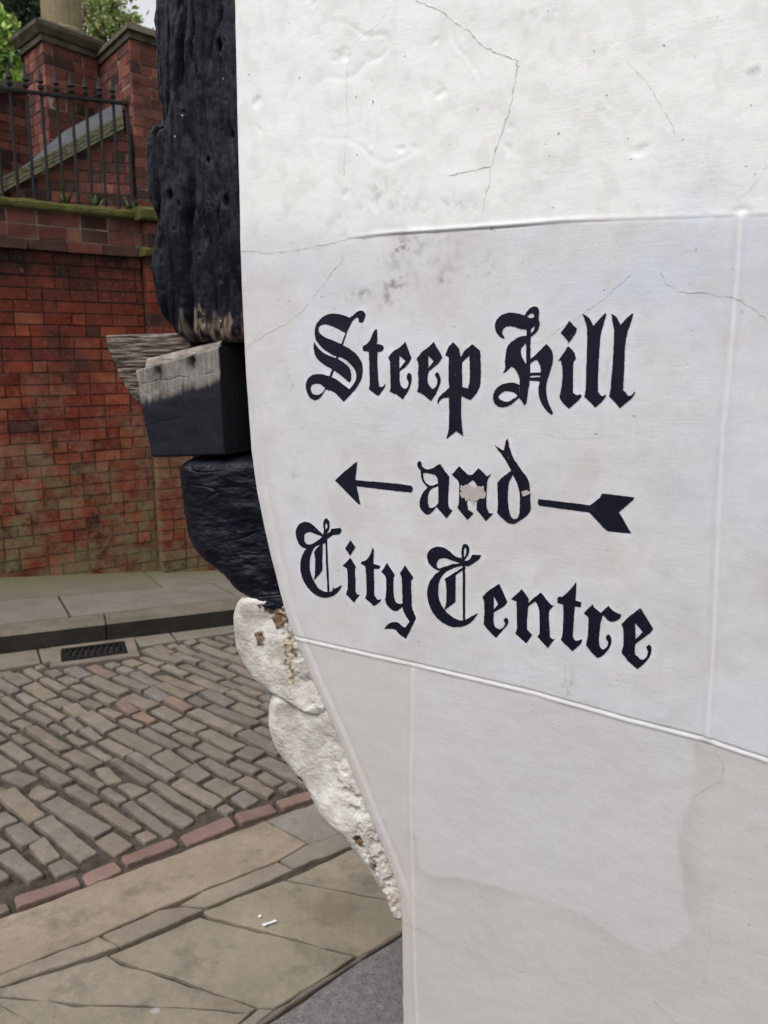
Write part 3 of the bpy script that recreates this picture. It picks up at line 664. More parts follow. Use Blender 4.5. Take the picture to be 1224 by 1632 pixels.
# ------------------------------------------------------------------ painted lettering
def parse(s):
    """'x,y' smooth point, 'x,y!' corner"""
    pts = []
    for t in s.split():
        sharp = t.endswith('!'); x, y = t.rstrip('!').split(','); pts.append((float(x), float(y), sharp))
    return pts
def smooth(pts):
    n = len(pts); out = []
    for i in range(n):
        p0, p1, p2, p3 = pts[i - 1], pts[i], pts[(i + 1) % n], pts[(i + 2) % n]
        a = np.array(p1[:2]); b = np.array(p2[:2]); L = np.linalg.norm(b - a)
        m1 = (b - np.array(p0[:2])) / 2 if not p1[2] else (b - a); m2 = (np.array(p3[:2]) - a) / 2 if not p2[2] else (b - a)
        for m in (m1, m2):
            q = np.linalg.norm(m)
            if q > L: m *= L / q
        k = max(1, int(L / 9)) if not (p1[2] and p2[2]) else max(1, int(L / 30))
        for j in range(k):
            t = j / k; h00 = 2 * t ** 3 - 3 * t ** 2 + 1; h10 = t ** 3 - 2 * t ** 2 + t; h01 = -2 * t ** 3 + 3 * t ** 2; h11 = t ** 3 - t ** 2
            out.append(h00 * a + h10 * m1 + h01 * b + h11 * m2)
    return out
def inside(P, x, y):
    P = np.asarray(P); xi, yi = P[:, 0], P[:, 1]; xj, yj = np.roll(xi, 1), np.roll(yi, 1)
    c = ((yi > y) != (yj > y)) & (x < (xj - xi) * (y - yi) / (yj - yi + 1e-12) + xi); return bool(np.count_nonzero(c) % 2)
def paint(name, glyphs, sc, ox, oy, label=None, mat='letter', lift=.0007):
    vs = []; fs = []
    for solids, holes in glyphs:
        polys = []
        for s in solids + holes:
            q = np.array(smooth(parse(s))) * sc + np.array([ox, oy])
            u, z = SW.uz(q[:, 0], q[:, 1]); polys.append(np.stack([u, z], 1))
        co = []; ed_ = []
        for P in polys:
            n0 = len(co); P = P + RNG.normal(0, .00022, P.shape); co += [Vector(p) for p in P]; ed_ += [(n0 + i, n0 + (i + 1) % len(P)) for i in range(len(P))]
        A = np.concatenate(polys); lo, hi = A.min(0), A.max(0)
        for gx in np.arange(lo[0], hi[0], .005):
            for gy in np.arange(lo[1], hi[1], .005): co.append(Vector((gx + random.uniform(-.001, .001), gy + random.uniform(-.001, .001))))
        r = delaunay_2d_cdt(co, ed_, [], 0, 1e-7); ns = len(solids)
        n0 = len(vs); uv = np.array([tuple(p) for p in r[0]]); h = hwall(uv[:, 0], uv[:, 1]) + lift
        vs += SW.P(uv[:, 0], uv[:, 1], h).tolist()
        for f in r[2]:
            c = uv[list(f)].mean(0)
            if any(inside(P, *c) for P in polys[:ns]) and not any(inside(P, *c) for P in polys[ns:]):
                a, b, d = uv[f[0]], uv[f[1]], uv[f[2]]
                cr = (b[0] - a[0]) * (d[1] - a[1]) - (b[1] - a[1]) * (d[0] - a[0])
                fs.append(tuple(n0 + i for i in (f if cr > 0 else f[::-1])))
    o = mesh_obj(name, vs, fs, MAT[mat], wall, smooth=True)
    if label: o['label'] = label
    return o
A = .253268; B = .220588; Cc = .277778; Dd = .187908; Fs = .261438
STEEP = [
 (['352,105! 320,92 275,80 235,78 190,90 150,125 130,160 126,205 135,245 160,280 200,315 255,347! 285,352 320,368 355,400 378,430 388,470 378,510 345,553! 300,520 260,490 215,472 170,459 130,459 100,470 78,495 68,530 75,570 95,605 125,622 150,615 175,590 192,556! 235,565 270,593 308,633! 340,600 385,550 415,500 427,455 427,410 415,370 385,330 340,295 297,272!',
   '122,255! 118,290 125,330 150,370 195,405 240,430 290,465 345,512! 355,490 355,455 345,420 315,390 270,362 225,345 180,322 145,290',
   '325,203! 368,118 393,102 402,112 402,125 415,137 430,130 440,108 445,85 435,65 415,58 395,65 375,82 345,108 310,180!',
   '318,196! 330,200! 303,276! 293,270!', '268,335! 280,340! 268,370! 254,362!', '236,425! 250,430! 230,482! 216,478!'],
  ['152,188 152,163 170,148 200,146 240,158 285,182 320,199! 295,270! 250,250 205,232 170,212', '99,548 108,528 130,519 160,522 190,546! 175,572 150,588 120,585 105,568']),
 (['512,170! 519,182 518,270! 550,275 560,290 550,312 522,318! 520,400 525,470 530,535! 552,540 570,518! 568,540 550,565 527,598! 500,580 465,550! 472,530 470,430 465,318! 435,315! 427,300 430,282 452,270 475,240 492,200'], []),
 (['695,255! 735,355! 720,385 700,410 660,440! 661,500 668,530 690,550 708,542 716,515 707,490 705,468 718,450 733,462 735,500 725,540 705,580 680,618! 645,590 598,568! 603,550 602,470 600,385 588,352! 620,315 660,290'], ['659,343! 697,378! 659,424!']),
 (['875,255! 930,352! 905,390 845,440! 838,470 840,515 865,552! 882,545 896,520 897,492 882,465 890,450 903,447 914,470 920,500 905,545 885,590 858,628! 820,595 770,568! 778,540 775,440 778,390 765,365! 800,320 840,290'], ['842,343! 874,378! 842,420!']),
 (['997,258! 1035,300! 1045,350! 1075,305 1120,270! 1165,310! 1170,400 1168,520 1150,570 1105,622! 1050,597! 1048,680 1050,760 1062,850! 1015,818! 955,868! 970,800 972,700 972,605! 935,610 915,625 903,648! 898,635 912,600 945,570 972,545! 968,450 970,350! 945,340! 955,320 970,285'],
  ['1053,385! 1098,343! 1102,430 1100,510 1088,550! 1055,538!']),
]
HILL = [
 (['152,272! 120,255 95,225 85,180 95,140 125,105 170,86 215,83 260,90 298,104! 320,70 345,45 375,37 400,50 407,80 402,130 410,160 403,195 380,228 345,258! 335,240! 312,205! 270,200 225,185 185,180 155,190 138,218 143,240 155,262',
   '312,110! 336,120! 343,250! 342,400! 336,620! 311,620! 312,400! 312,200!',
   '312,248! 260,258 215,285 180,320 165,365 157,430 160,480 143,523! 175,500 208,470! 240,505 262,560 266,640 262,700 278,720 297,752! 312,740 320,700 330,620 340,540 340,248!',
   '336,418! 370,395 410,355 440,325 460,310! 490,345 505,390 503,440 485,510 462,580 457,650 465,710 485,760 507,808! 495,820! 465,798 430,750 408,700 400,640 408,580 416,520 413,470 395,430 385,424 360,435 336,456!',
   '330,518! 422,513! 422,535! 330,540!', '330,552! 418,548! 416,577! 330,573!',
   '264,603! 225,590 180,590 130,605 90,640 73,690 80,730 105,757 145,765 195,750 235,720 264,695!'],
  ['320,110 345,88 368,93 368,115 345,122 330,120', '345,200! 372,180! 368,208 345,234!', '303,308! 276,340 275,385 290,420 311,455! 311,308!', '112,690 130,665 160,650 200,652 230,665 248,685 220,705 180,727 145,720 122,708']),
 (['623,143! 678,195! 665,235 622,300! 560,228! 590,190'], []),
 (['615,323! 655,365 672,415! 655,440 650,560 650,660! 675,678 705,672! 712,685 690,715 620,778! 590,750 550,700! 560,660 572,560 572,480 562,430! 540,432! 575,385'], []),
 (['718,90! 765,120 798,178! 840,130 885,85! 892,95 870,170 850,250 838,400 830,560 830,655! 860,685 890,672! 885,690 860,725 810,770! 780,735 730,690! 740,640 745,500 752,300 750,190 735,135'], []),
 (['928,90! 965,115 993,172! 1030,130 1075,90! 1087,92! 1065,165 1040,240 1025,340 1020,500 1012,640! 1050,682 1075,675 1095,650! 1100,660 1075,700 988,772! 960,740 910,685! 920,640 930,520 942,350 945,210 935,140'], []),
]
AND = [
 (['538,158 523,172 525,192 543,215! 545,250 555,280 582,314! 560,335 540,375 535,410 545,440 570,465 590,467 612,450 632,425! 645,440 690,490! 725,445! 703,425 700,360 707,250! 680,215 655,175! 630,190 600,207 570,205 550,190 548,170'],
  ['556,228! 600,233 625,241 640,262! 642,290! 610,300 592,300 572,285 560,260', '606,320 643,305! 643,405! 620,425 602,432! 590,425 583,390 587,350']),
 (['765,190! 815,240! 838,240! 875,200! 922,247! 950,232! 925,275 918,420! 935,460 960,460! 915,507! 862,440! 865,330 862,295 840,270! 815,290! 808,400 815,440! 845,462! 810,500! 752,430! 760,400 762,290 750,265! 722,240! 745,210'], []),
 (['965,68! 1000,90 1020,100! 1033,40 1042,33! 1055,90 1080,150 1120,210 1160,270 1168,330 1175,440! 1150,475 1085,518 1050,520 1020,500 980,460! 985,400 982,285! 1010,255 1062,215! 1035,165 1000,115'],
  ['1072,240! 1095,290 1110,350 1110,430 1102,480 1080,495 1058,475 1045,420 1043,340 1052,280']),
]
CITY = [
 (['130,212! 100,212 68,190 50,150 45,105 58,70 90,48 130,50 165,75 195,108 218,125! 222,100 217,70 222,38 237,22 252,36 258,65 254,95 242,120! 262,108 268,90! 325,84! 335,100 320,125! 280,130 250,150 200,190!',
   '130,195 100,230 80,275 73,320 78,370 95,420 125,465 165,502 210,522 250,521 290,505 320,475 337,443! 290,468 262,485 230,485 190,465 160,420 140,370 134,320 138,270 158,215 200,180 250,150! 240,130! 180,160',
   '215,188! 212,350! 195,375 158,415! 165,390 168,290 160,235! 175,215 235,158! 243,170!', '230,140! 241,140! 257,485! 244,485!', '275,485! 277,460! 285,459! 287,485!'],
  ['99,132 110,115 135,110 170,122 212,140! 180,165 140,187 115,185 100,165', '234,55 244,62 243,82 234,93 231,75']),
 (['390,160! 422,205! 388,262! 357,212!'], []),
 (['390,270! 425,330! 418,345 422,420 420,480! 432,502 447,505! 412,555! 360,502! 370,470 372,400 368,340! 340,322!'], []),
 (['530,206! 537,220 535,308! 578,322! 572,340 537,340! 540,420 540,505! 560,535 585,530! 580,545 538,577! 482,525! 490,500 490,400 483,325! 455,308! 460,295 490,285 515,250'], []),
 (['622,302! 672,380! 663,400 662,500 672,545 695,560 718,560! 715,450 712,390! 700,372! 735,318! 788,398! 772,420 775,520 780,590 803,650! 770,720 737,782! 700,755 665,722 600,720! 620,695 650,678 690,680 720,705 735,710! 762,672! 745,650 725,610 718,580! 685,605 660,605 620,570 608,530! 615,480 612,395 585,360!'], []),
]
CENTRE_C = [
 (['940,352! 905,330 880,300 872,255 890,222 925,202 970,205 1010,228 1050,262 1090,275! 1088,225 1095,195 1110,185 1130,195 1138,225 1130,255 1105,290! 1135,285 1155,252! 1213,255! 1195,285 1130,325! 1090,320 1040,330 980,350',
   '980,342 930,370 890,420 873,480 878,540 895,590 925,640 970,680 1030,705 1085,705 1130,690 1170,655 1193,618! 1150,640 1110,662 1070,662 1020,635 975,590 950,540 942,480 950,420 980,370 1040,335 1100,322! 1110,300! 1040,318',
   '1052,380! 1050,550! 1010,580 980,602! 992,550 992,450 982,405! 1050,362 1110,323! 1117,337!', '1095,300! 1111,300! 1112,664! 1098,664!'],
  ['935,297 950,278 985,275 1040,292 1080,305! 1020,315 975,330 945,340 933,320', '1108,208 1118,215 1118,240 1107,268 1104,235']),
]
ENTRE = [
 (['215,268! 265,378! 250,400 182,442! 180,500 190,530 215,545 238,535! 250,510 240,490 255,475 270,485 265,515 240,545 195,598! 160,565 120,515! 122,460 122,380 110,348! 150,310'], ['182,343! 208,393! 182,424!']),
 (['352,300! 395,360! 392,385! 430,350 470,320! 530,395 552,398! 520,435 520,520 525,590! 540,605 560,597! 512,658! 445,590! 460,570 460,480 455,415 435,375! 392,405! 385,480 385,545! 415,580! 378,630! 345,600 312,570! 322,545 322,450 318,375! 285,362! 315,335'], []),
 (['683,258! 685,275 680,370! 715,380! 712,412! 675,405! 670,480 663,585! 680,615 720,605! 710,635 660,678! 590,610! 600,580 605,480 605,395! 570,385! 572,350 600,345 640,310'], []),
 (['785,393! 790,410! 832,445! 880,402! 910,435 958,458! 945,485 905,500 875,490 848,460! 832,500 822,620 830,655 845,668 868,655 878,625 863,600 870,582 882,575 897,600 893,640 870,680 835,712 812,720! 785,695 742,640! 752,600 758,500 755,470! 728,448! 760,415'], []),
 (['1075,415! 1152,545! 1130,570 1042,637! 1040,690 1060,715 1085,732 1110,715 1120,680 1110,655 1125,640 1140,650 1138,690 1115,735 1080,770 1055,787! 1010,750 957,685! 968,650 970,550 957,515! 1010,465'], ['1042,508! 1088,563! 1044,606!']),
]
ARROW_HEAD = [(['177,163! 168,270! 400,290 490,303! 498,320! 490,341! 400,332 174,305! 198,410! 186,410! 50,272! 100,225'], [])]
ARROW_TAIL = [(['312,560! 745,612! 830,550! 850,512! 1122,545! 1110,570 992,672! 1098,850! 1070,850 895,830 860,800 745,676! 320,616! 304,600! 304,575!'], [])]
paint('painted_word', STEEP, A, 470, 480, 'black blackletter word Steep')
paint('painted_word', HILL, B, 770, 480, 'black blackletter word hill')
paint('painted_word', AND, Cc, 520, 690, 'black blackletter word and, its n and d chipped')
paint('painted_word', CITY, A, 460, 820, 'black blackletter word City')
cap = paint('painted_word', CENTRE_C, A, 460, 820)
ent = paint('painted_word', ENTRE, Fs, 740, 860)
# one word: join the capital and the rest into one mesh
me = ent.data; vs = [tuple(v.co) for v in cap.data.vertices]; fs = [tuple(p.vertices) for p in cap.data.polygons]; n0 = len(vs)
vs += [tuple(v.co) for v in me.vertices]; fs += [tuple(i + n0 for i in p.vertices) for p in me.polygons]
nm = bpy.data.meshes.new('painted_word'); nm.from_pydata(vs, [], fs); nm.materials.append(MAT['letter']); nm.update()
cap.data = nm; cap['label'] = 'black blackletter word Centre'; bpy.data.objects.remove(ent)
paint('painted_arrow_head', ARROW_HEAD, Cc, 520, 690, 'black arrow head and shaft pointing left')
paint('painted_arrow_tail', ARROW_TAIL, Dd, 800, 690, 'black arrow shaft with notched tail flight')
paint('bare_patch', [(['775,298! 788,306! 800,296! 830,300 850,315! 868,303! 885,308! 905,303! 905,325! 920,350! 905,378 880,374! 872,385! 850,392! 845,420! 838,395! 820,383 800,392! 796,372! 778,372! 765,345! 776,335! 768,322!'], [])], Cc, 520, 690, 'grey patch where the paint of the letter n has flaked off', 'chip', .0011)
paint('bare_patch', [(['1120,335! 1150,328 1168,338! 1185,350! 1165,350! 1145,358 1128,362!'], [])], Cc, 520, 690, 'small grey chip on the letter d', 'chip', .0011)

# ------------------------------------------------------------------ timbers and corbel stones at the corner
def resample(P, t):
    P = np.array(P, float); L = np.concatenate([[0], np.cumsum(np.hypot(*np.diff(P, axis=0).T))]); L /= L[-1]
    return np.stack([np.interp(t, L, P[:, 0]), np.interp(t, L, P[:, 1])], 1)
def crs(P, k=5):   # smooth an open polyline
    P = [np.array(p, float) for p in P]; P = [2 * P[0] - P[1]] + P + [2 * P[-1] - P[-2]]; o = []
    for i in range(1, len(P) - 2):
        for j in range(k):
            t = j / k; o.append(.5 * ((2 * P[i]) + (-P[i - 1] + P[i + 1]) * t + (2 * P[i - 1] - 5 * P[i] + 4 * P[i + 1] - P[i + 2]) * t * t + (-P[i - 1] + 3 * P[i] - 3 * P[i + 1] + P[i + 2]) * t ** 3))
    return o + [P[-2]]
def lump(name, left, right, w0, thick, r, rows, cols, noisef, colf, mat, rt=.0, rb=.0, bulge=0, edge_j=.0, ext=0, sidecol=None, label=None, wslope=0.0, grow=0):
    L = np.array(crs(left)) - np.array([grow, 0]); Rr = np.array(crs(right)); t = np.linspace(0, 1, rows); Lp = resample(L, t); Rp = resample(Rr, t)
    lu, lz = SW.uz(Lp[:, 0], Lp[:, 1], w0); ru, rz = SW.uz(Rp[:, 0], Rp[:, 1], w0)
    if ext:
        lu = np.concatenate([np.full(6, lu[0]), lu]); ru = np.concatenate([np.full(6, ru[0]), ru]); top = np.linspace(ext, lz[0] + .05, 6); lz = np.concatenate([top, lz]); rz = np.concatenate([top, rz]); rows += 6
    lu = lu + edge_j * (fbm(lz * 45, .2, 3, 81) + .8 * fbm(lz * 14, .7, 2, 82))
    s = np.linspace(0, 1, cols) ** 1.35
    U = lu[:, None] + (ru - lu)[:, None] * s; Z = lz[:, None] + (rz - lz)[:, None] * s
    dl = np.hypot(U - lu[:, None], Z - lz[:, None])
    dt = np.hypot(U - U[:1], Z - Z[:1]); db = np.hypot(U - U[-1:], Z - Z[-1:])
    def rd(d, q): 
        if q <= 0: return 0
        x = np.clip(1 - d / q, 0, 1); return q * (1 - np.sqrt(1 - x * x * .999))
    W = w0 + bulge * np.sin(np.pi * np.clip(s, 0, 1) ** .7)[None, :] - rd(dl, r) - (0 if ext else rd(dt, rt)) - rd(db, rb) + noisef(U, Z) + wslope * (1 - s)[None, :]
    Cl = colf(U, Z, W)
    # ring: front left->right, right side, back
    back = np.minimum(W.min() - .01, w0 - thick)
    extra = [(U[:, -1], Z[:, -1], W[:, -1] - .004), (U[:, -1], Z[:, -1], np.full(rows, w0 - thick * .5)), (U[:, -1], Z[:, -1], np.full(rows, back)), (U[:, 0] + .01, Z[:, 0], np.full(rows, back)), (U[:, 0] + .003, Z[:, 0], np.minimum(W[:, 0] - .02, w0 - thick * .5))]
    UU = np.concatenate([U] + [e[0][:, None] for e in extra], 1); ZZ = np.concatenate([Z] + [e[1][:, None] for e in extra], 1); WW = np.concatenate([W] + [e[2][:, None] for e in extra], 1)
    sc = np.array(sidecol if sidecol is not None else (.012, .012, .016)); CCc = np.concatenate([Cl, np.broadcast_to(sc, (rows, 5, 3))], 1)
    if sidecol is None: CCc[:, -5:] = Cl[:, -1:, :]; CCc[:, -1] = Cl[:, 0]; CCc[:, -2] = Cl[:, 0]
    else: CCc[:, -1] = Cl[:, 0]
    n = UU.shape[1]; vs = SW.P(UU, ZZ, WW).reshape(-1, 3); fs = []
    for i in range(rows - 1):
        for k in range(n):
            k2 = (k + 1) % n; fs.append((i * n + k, (i + 1) * n + k, (i + 1) * n + k2, i * n + k2))
    fs.append(tuple(range(n))); fs.append(tuple((rows - 1) * n + k for k in range(n))[::-1])
    o = mesh_obj(name, vs, fs, mat, root, CCc.reshape(-1, 3), smooth=True)
    # keep the hard arris between front and side
    if label: o['label'] = label
    return o
def ptuz(px, py, w=0): return SW.uz(px, py, w)
BLK = np.array((.0028, .0034, .0075))
def c_black(U, Z, W):
    f = np.clip(.5 + .9 * fbm(U * 40, Z * 9, 4, 90), 0, 1)[..., None]
    return BLK * (1 - f) + np.array((.0065, .0075, .0135)) * f
def c_post(U, Z, W):
    c = c_black(U, Z, W)
    _, z1 = ptuz(330, 500, 0); _, z0 = ptuz(330, 545, 0)
    bl, br = ptuz(293, 520)[0], ptuz(352, 520)[0]; loc = .35 + .65 * sst(bl - .004, bl + .012, U)
    f = loc * sst(z1 + .004, z1 - .010, Z + .030 * fbm(U * 40, Z * 5, 3, 93)) * sst(-.25, .05, fbm(U * 60, Z * 22, 3, 94))
    ul, _ = ptuz(270, 520); ur_, _ = ptuz(380, 520)
    red = sst(ur_ - .04, ur_ - .02, U)
    g_ = np.clip(.5 + 1.0 * fbm(U * 150, Z * 22, 4, 98), 0, 1)[..., None]
    bare = (np.array((.05, .036, .028)) * (1 - g_) + np.array((.24, .185, .14)) * g_) * (1 - red[..., None]) + np.array((.15, .075, .06)) * red[..., None]
    c = c * (1 - f[..., None]) + bare * f[..., None]
    sp = (fbm(U * 260, Z * 60, 2, 96) > 1.02) & (pn(U * 30, Z * 6, 97) > .15); c = np.where(sp[..., None], np.array((.45, .45, .46)), c)
    return c
def uline(px, w=-.014):
    q = [ptuz(a, b, w) for a, b in px]; zz = np.array([float(k[1]) for k in q])[::-1]; uu = np.array([float(k[0]) for k in q])[::-1]
    return lambda Z: np.interp(Z, zz, uu)
g1, g2, g3, g4 = uline([(296, 0), (298, 90), (294, 180), (305, 235), (308, 330), (303, 420), (306, 520)]), uline([(272, 0), (275, 60), (277, 150), (268, 200), (255, 215)]), uline([(318, 0), (316, 90), (326, 160), (322, 260), (330, 340), (340, 430), (348, 520)]), uline([(352, 0), (353, 120), (354, 260), (352, 360), (362, 480)])
def n_post(U, Z):
    wob = .0035 * fbm(U * 3, Z * 16, 3, 107)
    h = 0
    for g, wd, dp in ((g1, .0075, .020), (g2, .005, .012), (g3, .0022, .009), (g4, .0018, .006)):
        h = h - dp * np.exp(-((U - g(Z) + wob) / (wd * (1 + .5 * pn(Z * 9, .5, 108)))) ** 2) * np.clip(.75 + pn(Z * 7, .2, 109), .25, 1)
    for px, py, rr in ((341, 69, .004), (361, 212, .003), (352, 318, .004), (325, 254, .0025), (270, 312, .005)):
        cu, cz = ptuz(px, py); h = h - .016 * np.exp(-(np.hypot(U - cu, (Z - cz) * .6) / rr) ** 2)
    up = sst(0, .01, Z - float(ptuz(255, 205)[1]) + .01 * pn(U * 30, Z * 8, 110)) * (U < g2(Z)); h = h - .012 * up
    return h + n_post0(U, Z)
def n_post0(U, Z):
    ridge = 1 - np.abs(pn(U * 34 + 1.2 * pn(U * 5, Z * 4, 101), Z * 3.2, 100)) * 2
    ridge2 = 1 - np.abs(pn(U * 80 + .6 * pn(U * 9, Z * 8, 103), Z * 7, 102)) * 2
    return .009 * fbm(U * 10, Z * 5, 3, 104) - .010 * np.clip(ridge - .66, 0, 1) - .004 * np.clip(ridge2 - .5, 0, 1) + .0012 * fbm(U * 120, Z * 40, 3, 105) - .012 * np.clip(fbm(U * 38, Z * 26, 2, 106) - .8, 0, 1)
lump('corner_post', [(236, -40), (237, 0), (239, 60), (241, 130), (247, 168), (249, 190), (242, 203), (233, 217), (230, 240), (231, 270), (236, 310), (245, 335), (250, 350), (247, 370), (239, 395), (237, 420), (240, 445), (246, 470), (254, 495), (263, 515), (272, 530), (290, 547)],
     [(377, -40), (378, 0), (380, 100), (382, 200), (384, 300), (387, 400), (389, 480), (389, 545)], -.014, .16, .035, 520, 120, n_post, c_post, MAT['timber'], rb=.03, bulge=.012, edge_j=.002, ext=5.0, grow=6, label='rough black timber post, bare and rotten at its foot')
lump('corner_timber', [(300, 731), (290, 741), (285, 765), (286, 800), (290, 835), (300, 862), (318, 886), (338, 906), (358, 922), (374, 940), (392, 949), (425, 962)],
     [(406, 731), (408, 752), (414, 782), (424, 832), (435, 882), (448, 930), (458, 965), (462, 984)], -.012, .16, .045, 230, 110,
     lambda U, Z: .009 * fbm(U * 8, Z * 10, 2, 111) + .0016 * fbm(U * 24, Z * 50, 3, 112) - .0028 * np.clip(1 - np.abs(pn(U * 7 + Z * 3, Z * 30 - U * 6, 113)) * 12, 0, 1) * np.clip(.1 + 2 * pn(U * 14, Z * 14, 117), 0, 1) + .0006 * fbm(U * 90, Z * 160, 2, 114),
     c_black, MAT['timber_low'], rt=.028, rb=.02, bulge=.015, edge_j=.0016, grow=9, label='rounded black timber block under the beam end')
def c_beam(U, Z, W):
    ua, za = ptuz(225, 640); ub, zb_ = ptuz(350, 605); zl = za + (zb_ - za) * (U - ua) / (ub - ua)
    f = sst(-.010, .010, Z - zl + .007 * fbm(U * 26, Z * 40, 4, 121) + .004 * fbm(U * 150, Z * 15, 2, 120))
    g = np.clip(.55 + .45 * fbm(U * 160, Z * 26, 3, 122) + .35 * fbm(U * 18, Z * 18, 3, 129) - 1.4 * np.clip(.06 - np.abs(pn(U * 14, Z * 60, 128)), 0, 1) * 8 * (pn(U * 9, Z * 9, 127) > .1), 0, 1)[..., None]
    grey = np.array((.12, .108, .10)) * (1 - g) + np.array((.255, .235, .215)) * g
    for px, py, rr in ((303, 578, .011), (250, 592, .014)):
        cu, cz = ptuz(px, py); d = np.hypot(U - cu, (Z - cz) * .8); grey = grey * (1 - np.exp(-((d + .004 * fbm(U * 90, Z * 60, 2, 126)) / rr) ** 2) * .93)[..., None]
    paint_ = np.array((.010, .011, .017)) * (1 + .25 * fbm(U * 30, Z * 30, 3, 123))[..., None]
    return paint_ * (1 - f[..., None]) + grey * f[..., None]
def n_beam(U, Z):
    h = .0014 * fbm(U * 12, Z * 16, 3, 124) + .0004 * fbm(U * 150, Z * 40, 2, 125) - .0016 * np.exp(-((Z - float(ptuz(300, 600)[1]) - .12 * (U - float(ptuz(300, 600)[0])) + .0025 * fbm(U * 40, .3, 3, 128)) / .0009) ** 2) * sst(-.1, .2, pn(U * 22, .7, 127)) - .0012 * np.exp(-((Z - float(ptuz(260, 672)[1]) - .25 * (U - float(ptuz(260, 672)[0])) + .003 * fbm(U * 30, .9, 3, 130)) / .0008) ** 2) * (U < float(ptuz(290, 660)[0]))
    for px, py, rr, dp in ((303, 578, .006, .022), (250, 592, .007, .006)):
        cu, cz = ptuz(px, py); h = h - dp * np.exp(-(np.hypot((U - cu), (Z - cz) * .7) / rr) ** 2)
    return h
lump('beam_end', [(214, 590), (219, 615), (226, 655), (234, 695), (243, 729)], [(347, 552), (349, 590), (352, 640), (355, 690), (358, 725)], -.002, .19, .004, 120, 90, n_beam, c_beam, MAT['timber_end'], rt=.005, rb=.004, edge_j=.0018, sidecol=(.010, .010, .013), label='sawn beam end, grey bare wood above and black paint below')
def c_grain(U, Z, W):
    g = np.clip(.45 + 1.1 * fbm(U * 14, Z * 190, 4, 131), 0, 1)[..., None]
    return np.array((.045, .035, .028)) * (1 - g) + np.array((.24, .20, .17)) * g
def c_pale(U, Z, W):
    g = np.clip(.5 + .7 * fbm(U * 30, Z * 60, 4, 132), 0, 1)[..., None]
    return np.array((.20, .175, .155)) * (1 - g) + np.array((.36, .32, .28)) * g
lump('packing_board', [(228, 572), (230, 585), (231, 605)], [(350, 541), (350, 565), (350, 590)], -.016, .14, .008, 40, 90, lambda U, Z: .0018 * fbm(U * 25, Z * 120, 3, 133) + .004 * np.clip(fbm(U * 12, Z * 12, 2, 134), 0, 1), c_pale, MAT['timber_end'], rt=.012, edge_j=.001, sidecol=(.012, .011, .011), label='pale bare board wedged on top of the beam end')
lump('rear_beam_end', [(165, 534), (171, 556), (180, 580), (190, 603), (203, 625), (220, 644)], [(300, 530), (305, 560), (305, 600), (300, 625), (290, 650)], -.075, .15, .008, 110, 130,
     lambda U, Z: .0012 * fbm(U * 12, Z * 170, 4, 135) - .002 * np.clip(1 - np.abs(pn(U * 6, Z * 75, 136)) * 9, 0, 1) + .003 * fbm(U * 15, Z * 15, 2, 137), c_grain, MAT['grain'], rt=.007, rb=.006, edge_j=.0012, label='weathered brown beam end with deep grain, set further back')
# dark core timber behind the gaps
lump('core_timber', [(300, 510), (300, 620), (306, 740), (330, 800)], [(430, 510), (430, 620), (440, 740), (445, 800)], -.125, .3, .01, 60, 40, lambda U, Z: .002 * fbm(U * 20, Z * 90, 3, 138), c_black, MAT['timber'], label='black timber in the gap behind the beam end')
def chips(lst):
    def f(U, Z, W):
        g = np.clip(.5 + .8 * fbm(U * 22, Z * 22, 5, 141), 0, 1)[..., None]
        c = np.array((.47, .435, .395)) * (1 - g) + np.array((.66, .64, .61)) * g
        st = np.clip(fbm(U * 14, Z * 14, 4, 142) - .15, 0, 1)[..., None] * .8; c = c * (1 - st) + np.array((.46, .38, .28)) * st
        for px, py, rx, ry, col, seed in lst:
            cu, cz = ptuz(px, py, -.015); k = 1.5 / F
            d = np.hypot((U - cu) / (rx * k), (Z - cz) / (ry * k)) + .55 * fbm(U * 70, Z * 70, 3, seed); m = sst(1.1, .75, d)[..., None]; c = c * (1 - m) + np.array(col) * np.clip(.75 + .9 * fbm(U * 120, Z * 120, 3, seed + 9), .2, 1.7)[..., None] * m
        return c
    return f
def n_stone(U, Z): return .008 * fbm(U * 9, Z * 8, 2, 151) + .0016 * fbm(U * 30, Z * 30, 3, 152) + .0010 * np.abs(fbm(U * 120, Z * 120, 2, 153)) - np.exp(-((U - edge_u(Z) + .008) / .02) ** 2) * .006 * np.clip(fbm(U * 55, Z * 40, 3, 155), 0, 1) 
lump('corbel_stone', [(400, 948), (386, 956), (378, 970), (375, 992), (378, 1018), (386, 1042), (400, 1066), (416, 1086), (434, 1104), (470, 1124), (500, 1138)],
     [(460, 950), (466, 985), (475, 1012), (490, 1047), (504, 1082), (522, 1122), (530, 1142)], -.010, .17, .04, 200, 100, n_stone,
     chips([(424, 1012, 9, 13, (.27, .19, .13), 161), (452, 985, 14, 16, (.22, .145, .09), 162), (470, 1040, 10, 40, (.50, .42, .31), 163), (440, 965, 22, 8, (.13, .09, .06), 164)]), MAT['limewash'], rt=.02, rb=.025, bulge=.016, edge_j=.0008, grow=13, label='upper limewashed corbel stone with brown chips')
def n_stone2(U, Z):
    ue = edge_u(Z); near = np.exp(-((U - ue + .02) / .02) ** 2) * sst(1.0, .75, Z)
    return n_stone(U * 1.0, Z + 3) - near * .010 * np.clip(fbm(U * 60, Z * 45, 3, 154) + .15, 0, 1)
